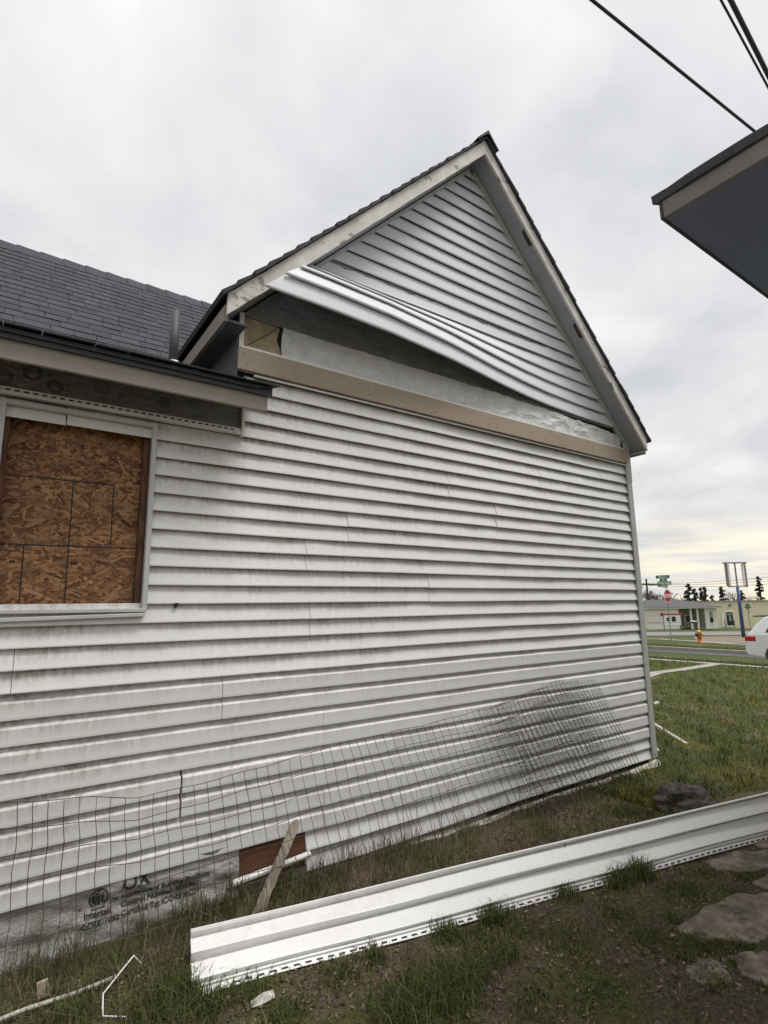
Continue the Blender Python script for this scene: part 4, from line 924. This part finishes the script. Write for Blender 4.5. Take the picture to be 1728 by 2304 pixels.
D2 = 68.0; q2 = D2/FPX
cb, vb2 = fr2('cream_building', 'long flat-roofed cream building beyond the white shop', 'building', 1596, D2)
MB().box((0, 0, -.3), (45, 14, (vb2-1355)*q2)).build('wall', M['cream'], cb, local=True)
MB().box((-.1, -.1, (vb2-1355)*q2), (45.1, 14.1, (vb2-1355)*q2+.14)).build('parapet_cap', M['concrete'], cb, local=True)
MB().box((30*q2, -.05, .1), (38*q2, -.004, 1.75)).build('door', M['white_wall'], cb, local=True)
po = MB().box((39*q2, -.08, .15), (57*q2, -.004, 2.1)).build('poster_frame', M['sign_white'], cb, local=True); MB().box((40.5*q2, -.10, .3), (55.5*q2, -.082, 1.95)).build('poster', M['black'], po, local=True)
MB().box((43*q2, -.108, 1.55), (53*q2, -.102, 1.75)).box((46*q2, -.108, .85), (51*q2, -.102, 1.45)).build('poster_print', M['green_wall'], po, local=True)
MB().box((50*q2, -.25, 2.65), (53*q2, -.004, 2.95)).build('wall_lamp', M['post'], cb, local=True)
for i, x in enumerate((37, 58)):
    o, _ = fr2('bollard', ('slim dark bollard left of the poster on the cream building', 'slim dark bollard right of the poster on the cream building')[i], 'bollard', 1596+x, D2-2, 'bollards')
    MB().lathe([(.055, 0), (.055, 1.0), (.03, 1.06)], (0, 0, 0), 10).build('post', M['post'], o, local=True)
gb, vb3 = fr2('green_building', 'sage green building peeking out behind the house corner', 'building', 1405, D2+6)
qq = (D2+6)/FPX
MB().box((0, 0, -.3), (55*qq, 8, (vb3-1378)*qq)).build('wall', M['green_wall'], gb, local=True); MB().box((-.1, -.1, (vb3-1378)*qq), (55.5*qq, 8.1, (vb3-1374)*qq)).build('parapet_cap', M['sign_white'], gb, local=True)
wn = MB().box((39*qq, -.06, .5), (49*qq, -.004, 1.75)).build('window', M['sign_white'], gb, local=True); MB().box((40.5*qq, -.08, .6), (47.5*qq, -.062, 1.65)).build('pane', M['glass_dark'], wn, local=True)
b = MB().lathe([(.75, 0), (.8, .25), (.62, .42), (.2, .5)], (42*qq, 2.0, (vb3-1374)*qq), 12); b.build('roof_tarp', M['blue'], gb, local=True)
MB().box((44*qq, -1.0, 0), (53*qq, -.3, .55)).build('planter', M['tyre'], gb, local=True)
# arrow readerboard
ab, va = fr2('arrow_sign', 'white readerboard with a red arrow on top in front of the shop', 'sign', 1495, D-6)
q3 = (D-6)/FPX
bd = MB().box((0, 0, 13*q3), (41*q3, .12, 35*q3)).build('board', M['sign_white'], ab, local=True)
for k_ in (1, 2, 3): MB().box((0, -.012, (13+k_*5)*q3), (41*q3, -.002, (13+k_*5)*q3+.03)).build('letter_rail', M['post'], bd, local=True)
MB().box((8*q3, -.03, 22*q3), (14*q3, -.014, 30*q3)).box((19*q3, -.03, 21*q3), (28*q3, -.014, 32*q3)).build('lettering', M['black'], bd, local=True)
b = MB(); b.prism([(-8*q3, 37*q3), (0, 32*q3), (0, 35.5*q3), (40*q3, 35.5*q3), (44*q3, 34*q3), (46*q3, 37*q3), (44*q3, 40*q3), (40*q3, 38.5*q3), (0, 38.5*q3), (0, 42*q3)], -.05, .1); b.build('arrow', M['sign_red'], ab, local=True)
for x in (.2, 40.2): MB().box((x*q3-.04, -.03, 0), (x*q3+.05, .0-.004, 37*q3)).build('leg', M['post'], ab, local=True)
MB().box((0, .0, 12*q3), (41*q3, .1, 12.8*q3)).build('lower_rail', M['post'], ab, local=True)
# stop sign with street name blades
D4 = 33.0; st, v4 = fr2('stop_sign', 'red stop sign with green street name blades on a thin steel post', 'traffic sign', 1511, D4); q4 = D4/FPX
MB().lathe([(.028, 0), (.028, (v4-1300)*q4)], (0, 0, 0), 8).build('post', M['post'], st, local=True)
def octo(r): return [(r*math.cos(math.pi/8+k*math.pi/4), r*math.sin(math.pi/8+k*math.pi/4)) for k in range(8)]
zc_ = (v4-1342)*q4; R_ = 15.5*q4
SR_ = Matrix.Rotation(math.radians(32), 4, 'Z')
of = MB().prism([(x, z+zc_) for x, z in octo(R_)], -.05, -.046).build('octagon_border', M['sign_white'], st, local=True)
oo = MB().prism([(x, z+zc_) for x, z in octo(R_*.93)], -.054, -.0505).build('octagon', M['sign_red'], st, local=True)
for o in (of, oo): o.data.transform(SR_)
mt = SR_ @ Matrix.Translation((0, -.056, zc_-.105)) @ Matrix.Rotation(math.pi/2, 4, 'X'); text_mesh('stop_lettering', 'STOP', .30, mt, M['sign_white'], oo, .001, 'CENTER')
for (cx, w, v0, v1, rz, tx, ts) in ((-3, 34, 1309, 1317, 8, 'Princeton', .21), (-3, 16, 1317.5, 1323, 8, '3300 W', .12), (-5, 22, 1295, 1302, -40, 'Benson', .17), (-4, 12, 1302.5, 1308.5, -40, '700', .13)):
    z0, z1 = (v4-v1)*q4, (v4-v0)*q4; Rm = Matrix.Rotation(math.radians(rz), 4, 'Z'); ww = w*q4/math.cos(math.radians(rz))
    o = MB().box((cx*q4-ww/2, -.006, z0), (cx*q4+ww/2, .006, z1)).build('street_blade', M['sign_green'], st, local=True); o.data.transform(Rm)
    text_mesh('street_lettering', tx, ts, Rm @ Matrix.Translation((cx*q4, -.009, z0+(z1-z0)*.22)) @ Matrix.Rotation(math.pi/2, 4, 'X'), M['sign_white'], o, .001, 'CENTER')
# small far street sign
D5 = 47.0; ft, v5 = fr2('street_name_sign', 'pale green street name cross on a thin post before the cream building', 'street sign', 1690, D5); q5 = D5/FPX
MB().lathe([(.03, 0), (.03, (v5-1362)*q5)], (0, 0, 0), 8).build('post', M['post'], ft, local=True)
for w, v0, v1, rz in ((14, 1365, 1369, 0), (7, 1360, 1364.5, -30), (6, 1369.5, 1372, 0)):
    MB().box((-w/2*q5, -.012, (v5-v1)*q5), (w/2*q5, .012, (v5-v0)*q5)).build('street_blade', M['sign_green'], ft, local=True).data.transform(Matrix.Rotation(math.radians(rz), 4, 'Z'))
o = MB().prism([(x*.35, z+(v5-1377)*q5) for x, z in octo(4.5*q5)], -.05, -.04).build('sign_back', M['post'], ft, local=True)
# empty sign frame on a blue pole
D6 = 40.0; bs, v6 = fr2('pole_sign', 'empty sign frame on a tall blue pole beside the white car', 'sign', 1673.5, D6); q6 = D6/FPX
zt = (v6-1320)*q6; z2 = (v6-1268)*q6; lean_ = -.0
MB().lathe([(.13, 0), (.12, zt*.6), (.10, zt)], (0, 0, 0), 12).build('pole', M['blue'], bs, local=True, smooth=True)
fw = 22.5*q6
MB().box((-fw, -.11, zt), (-fw+.10, .11, z2)).build('side_rail', M['post'], bs, local=True); MB().box((fw-.10, -.11, zt), (fw, .11, z2)).build('side_rail', M['post'], bs, local=True)
MB().box((-fw+.10, -.08, zt+.05), (-fw+.26, .08, z2-.05)).build('lamp_housing', M['sign_white'], bs, local=True); MB().box((fw-.24, -.08, zt+.05), (fw-.10, .08, z2-.05)).build('lamp_housing', M['sign_white'], bs, local=True)
MB().box((-fw-.12, -.12, z2), (fw+.12, .12, z2+.09)).build('top_rail', M['post'], bs, local=True); MB().box((-fw+.1, -.1, zt-.07), (fw+.0, .1, zt-.001)).build('bottom_rail', M['post'], bs, local=True)
MB().box((-.04, -.04, zt), (.04, .04, z2)).build('mullion', M['post'], bs, local=True)
# hydrant
D7 = 31.5; hy, v7 = fr2('fire_hydrant', 'yellow fire hydrant with orange barrel on the far verge', 'hydrant', 1575, D7)
MB().lathe([(.17, 0), (.17, .05), (.125, .06), (.12, .36), (.15, .37), (.15, .40)], (0, 0, 0), 14).build('barrel', M['hyd_low'], hy, local=True, smooth=True)
hd = MB().lathe([(.14, .40), (.14, .56), (.155, .57), (.13, .66), (.06, .73), (.03, .74), (.03, .78)], (0, 0, 0), 14).build('bonnet', M['hyd'], hy, local=True, smooth=True)
for sx_, m_, r_ in ((-1, 'drip', .10), (1, 'hyd', .06)):
    o = MB().lathe([(r_, 0), (r_, .10), (r_*.7, .12)], (0, 0, 0), 12).build('outlet', M[m_], hy, local=True); o.data.transform(Matrix.Translation((sx_*.12, -.06, .48)) @ Matrix.Rotation(sx_*math.pi/2, 4, 'Y'))
# mailbox-like sign posts in front of the shop
mb_, v8 = fr2('post_box', 'dark mailbox with white top on a post in front of the shop', 'mailbox', 1563, D-9); q8 = (D-9)/FPX
MB().box((-.03, -.03, 0), (.03, .03, .85)).build('post', M['post'], mb_, local=True); MB().box((-.28, -.2, .85), (.28, .2, .98)).build('box', M['tyre'], mb_, local=True, bevel=.03); MB().box((-.26, -.19, .982), (.26, .19, 1.06)).build('lid', M['sign_white'], mb_, local=True, bevel=.03)
# utility pole and lines
D9 = 75.0; up_, v9 = fr2('utility_pole', 'wooden utility pole with crossarm left of the stop sign', 'utility pole', 1464, D9); q9 = D9/FPX
zt = (v9-1303)*q9
MB().lathe([(.16, 0), (.11, zt)], (0, 0, 0), 10).build('pole', M['bark'], up_, local=True); MB().box((-2.0, -.06, zt-.9), (2.2, .06, zt-.72)).build('crossarm', M['bark'], up_, local=True)
MB().box((-1.6, -.12, zt-1.25), (-.6, .12, zt-1.05)).build('street_lamp_arm', M['post'], up_, local=True); MB().lathe([(.22, 0), (.22, .7), (.12, .76)], (.45, -.1, zt-2.4), 10).build('transformer', M['post'], up_, local=True)
MB().box((1.6, -.15, zt-1.15), (2.1, .15, zt-.6)).build('switch_box', M['post'], up_, local=True)
for k_, (va_, vb_) in enumerate(((1312, 1292), (1313, 1302), (1316, 1310))):
    a = PT(1440, va_, 75); c = PT(1790, vb_, 62); pts = [a+(c-a)*t_-np.array((0, 0, .35*math.sin(math.pi*t_))) for t_ in np.linspace(0, 1, 16)]
    tag(MB().tube(pts, .022, 5).build('utility_line', M['drip']), ('highest of the three thin lines strung behind the sign frame', 'middle of the three thin lines strung behind the sign frame', 'lowest of the three thin lines strung behind the sign frame')[k_], 'power line', 'distant power lines')
# trees
def conifer(seed, h, wd, thin=0.0):
    rr_ = random.Random(seed); b = MB(); b.c = []
    nb_ = int(60*h/8)
    for i in range(nb_):
        t_ = .08+.9*(i/nb_); z = h*t_; ln = wd*(1-t_)**.85*rr_.uniform(.55, 1.15)+.12; a = rr_.uniform(0, 6.28); dr_ = rr_.uniform(.12, .38)
        if rr_.random() < thin: continue
        for j in range(16):
            s = (j+1)/16*ln; wv = .34*(1-j/20)*(.5+ln*.28)
            for side in (-1, 1):
                cx, cy, cz = math.cos(a)*s, math.sin(a)*s, z-dr_*s+.12*s*s/(ln+.1)*.5; n = len(b.v); jx = [rr_.gauss(0, .09) for _ in range(9)]
                b.v += [(cx+jx[0], cy+jx[1], cz+jx[2]), (cx-math.sin(a)*side*wv+jx[3], cy+math.cos(a)*side*wv+jx[4], cz-.16+jx[5]), (cx+math.cos(a)*.22+jx[6], cy+math.sin(a)*.22+jx[7], cz-.22+jx[8])]
                b.f.append((n, n+1, n+2)); k_ = rr_.uniform(.5, 1.2); b.c += [(.045*k_, .053*k_, .040*k_)]*3
    return b
def mk_conifer(u, depth, vtop, wpx, seed, label, thin=0.0):
    p, v = at_base(u, depth); h = (v-vtop)*depth/FPX; wd = wpx*depth/FPX; o = thing('conifer', label, 'tree', p, seed, 'conifers behind the buildings')
    conifer(seed, h, wd, thin).build('crown', M['needle'], o, local=True); MB().lathe([(.22, 0), (.14, h*.5), (.03, h*.98)], (0, 0, 0), 8).build('trunk', M['bark'], o, local=True)
for i, (u, dep, vt, wp, th, lb) in enumerate(((1557, 95, 1311, 22, .05, 'tallest conifer rising behind the hipped roof ridge'), (1570, 100, 1322, 16, .05, 'shorter conifer touching the tallest one on its right'), (1586, 98, 1320, 9, .25, 'narrow left spire of the twin conifers behind the shop'), (1593, 96, 1318, 11, .2, 'narrow right spire of the twin conifers behind the shop'), (1608, 102, 1337, 11, .1, 'low bushy conifer where shop and cream building meet'), (1634, 100, 1318, 16, .05, 'dense conifer just left of the blue pole'), (1677, 104, 1326, 13, .1, 'rounded conifer under the right half of the sign frame'), (1720, 96, 1294, 16, .3, 'ragged tall conifer at the right edge of the picture'))):
    mk_conifer(u, dep, vt, wp, 31+i, lb, th)
def bare(u, depth, vtop, spread, seed, label):
    rr_ = random.Random(seed); p, v = at_base(u, depth); h = (v-vtop)*depth/FPX; o = thing('bare_tree', label, 'tree', p, 0, 'bare trees behind the buildings'); b = MB(); tr = MB()
    tr.tube([(0, 0, 0), (.1, 0, h*.25), (0, .1, h*.45)], [.2, .16, .11], 6)
    def grow(q, d, ln, r_, lv):
        e = q+d*ln; m_ = q+d*ln*.5+np.array([rr_.gauss(0, .08)*ln for _ in range(3)]); b.tube([q, m_, e], [r_, r_*.85, r_*.65], 4, False)
        if lv == 0: return
        for _ in range(3):
            nd = d+np.array((rr_.gauss(0, .6)*spread, rr_.gauss(0, .6)*spread, rr_.gauss(.12, .25))); nd /= np.linalg.norm(nd); grow(e, nd, ln*rr_.uniform(.55, .85), max(r_*.62, .018), lv-1)
    for _ in range(4):
        d = np.array((rr_.gauss(0, .5)*spread, rr_.gauss(0, .5)*spread, 1.0)); d /= np.linalg.norm(d); grow(np.array((0, .05, h*.4)), d, h*.22, .09, 4)
    b.build('crown', M['twig'], o, local=True); tr.build('trunk', M['bark'], o, local=True)
for i, (u, dep, vt, lb) in enumerate(((1446, 95, 1330, 'bare tree nearest the house corner'), (1469, 98, 1330, 'bare tree just right of the utility pole'), (1490, 96, 1336, 'spreading bare tree left of the stop sign'), (1520, 100, 1337, 'spreading bare tree right of the stop sign'), (1655, 102, 1334, 'thin bare tree left of the blue pole'), (1698, 104, 1335, 'thin bare tree between the two right-hand conifers'))):
    bare(u, dep, vt, 1.0, 71+i, lb)
# white car
CX = 21.9; pw = PT(1716, 1486, 21.4)
car = thing('parked_car', 'white suv parked at the kerb, only its rear quarter in view', 'car', (0, 0, 0), 0)
cl_ = []
def arch(cx, r_, z0): return [(cx+r_*math.cos(a), .36+r_*math.sin(a)) for a in np.linspace(math.pi+.15, -.15, 13)][::1]
prof = [(.06, .42), (.50, .36)]+[(x, z) for x, z in arch(.98, .44, .36)]+[(1.6, .34), (3.3, .34)]+[(x, z) for x, z in arch(3.86, .44, .36)]+[(4.7, .42), (4.78, .72), (4.66, .98), (3.7, 1.12), (3.35, 1.16), (.10, 1.10), (.02, .92), (.07, .80), (-.02, .66), (.0, .50)]
b = MB().prism(prof, -.95, .95); body = b.build('body', M['paint_white'], car, local=True, bevel=.035)
cab = MB(); sec = [(.10, 1.09), (.34, 1.42), (.58, 1.66), (.95, 1.73), (2.3, 1.75), (2.75, 1.68), (3.45, 1.14)]
n = len(sec)
for s in (-1, 1):
    for x, z in sec: cab.v.append((x, s*(.93-.22*(z-1.09)/.66), z))
cab.f = [tuple(range(n)), tuple(range(2*n-1, n-1, -1))]+[(i, i+n, i+n+1, i+1) for i in range(n-1)]+[(n-1, 2*n-1, n, 0)]
cabo = cab.build('cabin', M['paint_white'], car, local=True, bevel=.04)
def wpan(name, poly, s):
    y = lambda z: s*(.93-.22*(z-1.09)/.66+.006); b = MB(); n_ = len(poly); b.v = [(x, y(z), z) for x, z in poly]+[(x, y(z)-s*.02, z) for x, z in poly]
    b.f = [tuple(range(n_))]+[(i, (i+1) % n_, (i+1) % n_+n_, i+n_) for i in range(n_)]; return b.build(name, M['glass_dark'], cabo, local=True)
for s in (-1, 1):
    wpan('side_window', [(.62, 1.16), (1.05, 1.16), (1.10, 1.58), (.92, 1.58), (.72, 1.34)], s); wpan('side_window', [(1.16, 1.16), (2.0, 1.16), (2.0, 1.61), (1.18, 1.60)], s); wpan('side_window', [(2.07, 1.16), (3.1, 1.16), (2.62, 1.60), (2.07, 1.61)], s)
    MB().box((.0, s*.60 if s > 0 else -.965, .86), (.34, .965 if s > 0 else -.60, 1.03)).build('tail_lamp', M['red_lamp'], car, local=True, bevel=.03)
    MB().box((.7, s*.66-.02, 1.76), (2.6, s*.66+.02, 1.80)).build('roof_rail', M['tyre'], car, local=True, bevel=.01)
    for x in (.98, 3.86):
        w = MB().lathe([(.36, -.11), (.375, -.06), (.375, .06), (.36, .11), (.26, .115)], (0, 0, 0), 28).build('wheel', M['tyre'], car, local=True); w.location = (x, s*.84, .375); w.rotation_euler = (math.pi/2, 0, 0)
        rm = MB()
        for k_ in range(5):
            a = k_*2*math.pi/5
            for da in (-.16, .16):
                c_, s_2 = math.cos(a+da), math.sin(a+da); rm.hexa([(c_*.05-s_2*.02, s_2*.05+c_*.02, -s*.125), (c_*.05+s_2*.02, s_2*.05-c_*.02, -s*.125), (c_*.26+s_2*.018, s_2*.26-c_*.018, -s*.125), (c_*.26-s_2*.018, s_2*.26+c_*.018, -s*.125), (c_*.05-s_2*.02, s_2*.05+c_*.02, -s*.10), (c_*.05+s_2*.02, s_2*.05-c_*.02, -s*.10), (c_*.26+s_2*.018, s_2*.26-c_*.018, -s*.10), (c_*.26-s_2*.018, s_2*.26+c_*.018, -s*.10)])
        rm.build('rim', M['rim'], w, local=True); MB().lathe([(.275, -.12), (.285, -.12), (.285, .12), (.275, .12)], (0, 0, 0), 28).build('rim_ring', M['rim'], w, local=True)
MB().box((-.03, -.80, .50), (.05, .80, .64)).build('bumper', M['tyre'], car, local=True, bevel=.02); MB().box((.18, -.60, 1.665), (.62, .60, 1.70)).build('spoiler', M['tyre'], car, local=True, bevel=.015)
MB().add([(.155, -.62, 1.16), (.155, .62, 1.16), (.395, .56, 1.50), (.395, -.56, 1.50), (.175, -.62, 1.15), (.175, .62, 1.15), (.415, .56, 1.49), (.415, -.56, 1.49)], [(0, 1, 2, 3), (0, 4, 5, 1), (2, 6, 7, 3), (1, 5, 6, 2), (3, 7, 4, 0)]).build('rear_window', M['glass_dark'], cabo, local=True)
d_ = ray(1676, 1440); P_ = CAM+d_*(20.86/d_[0]); zr = float(gz(21.8))-.125
car.location = (21.8, P_[1], zr); car.rotation_euler = (0, 0, -math.pi/2)
WL[car.name] = tuple(car.location)
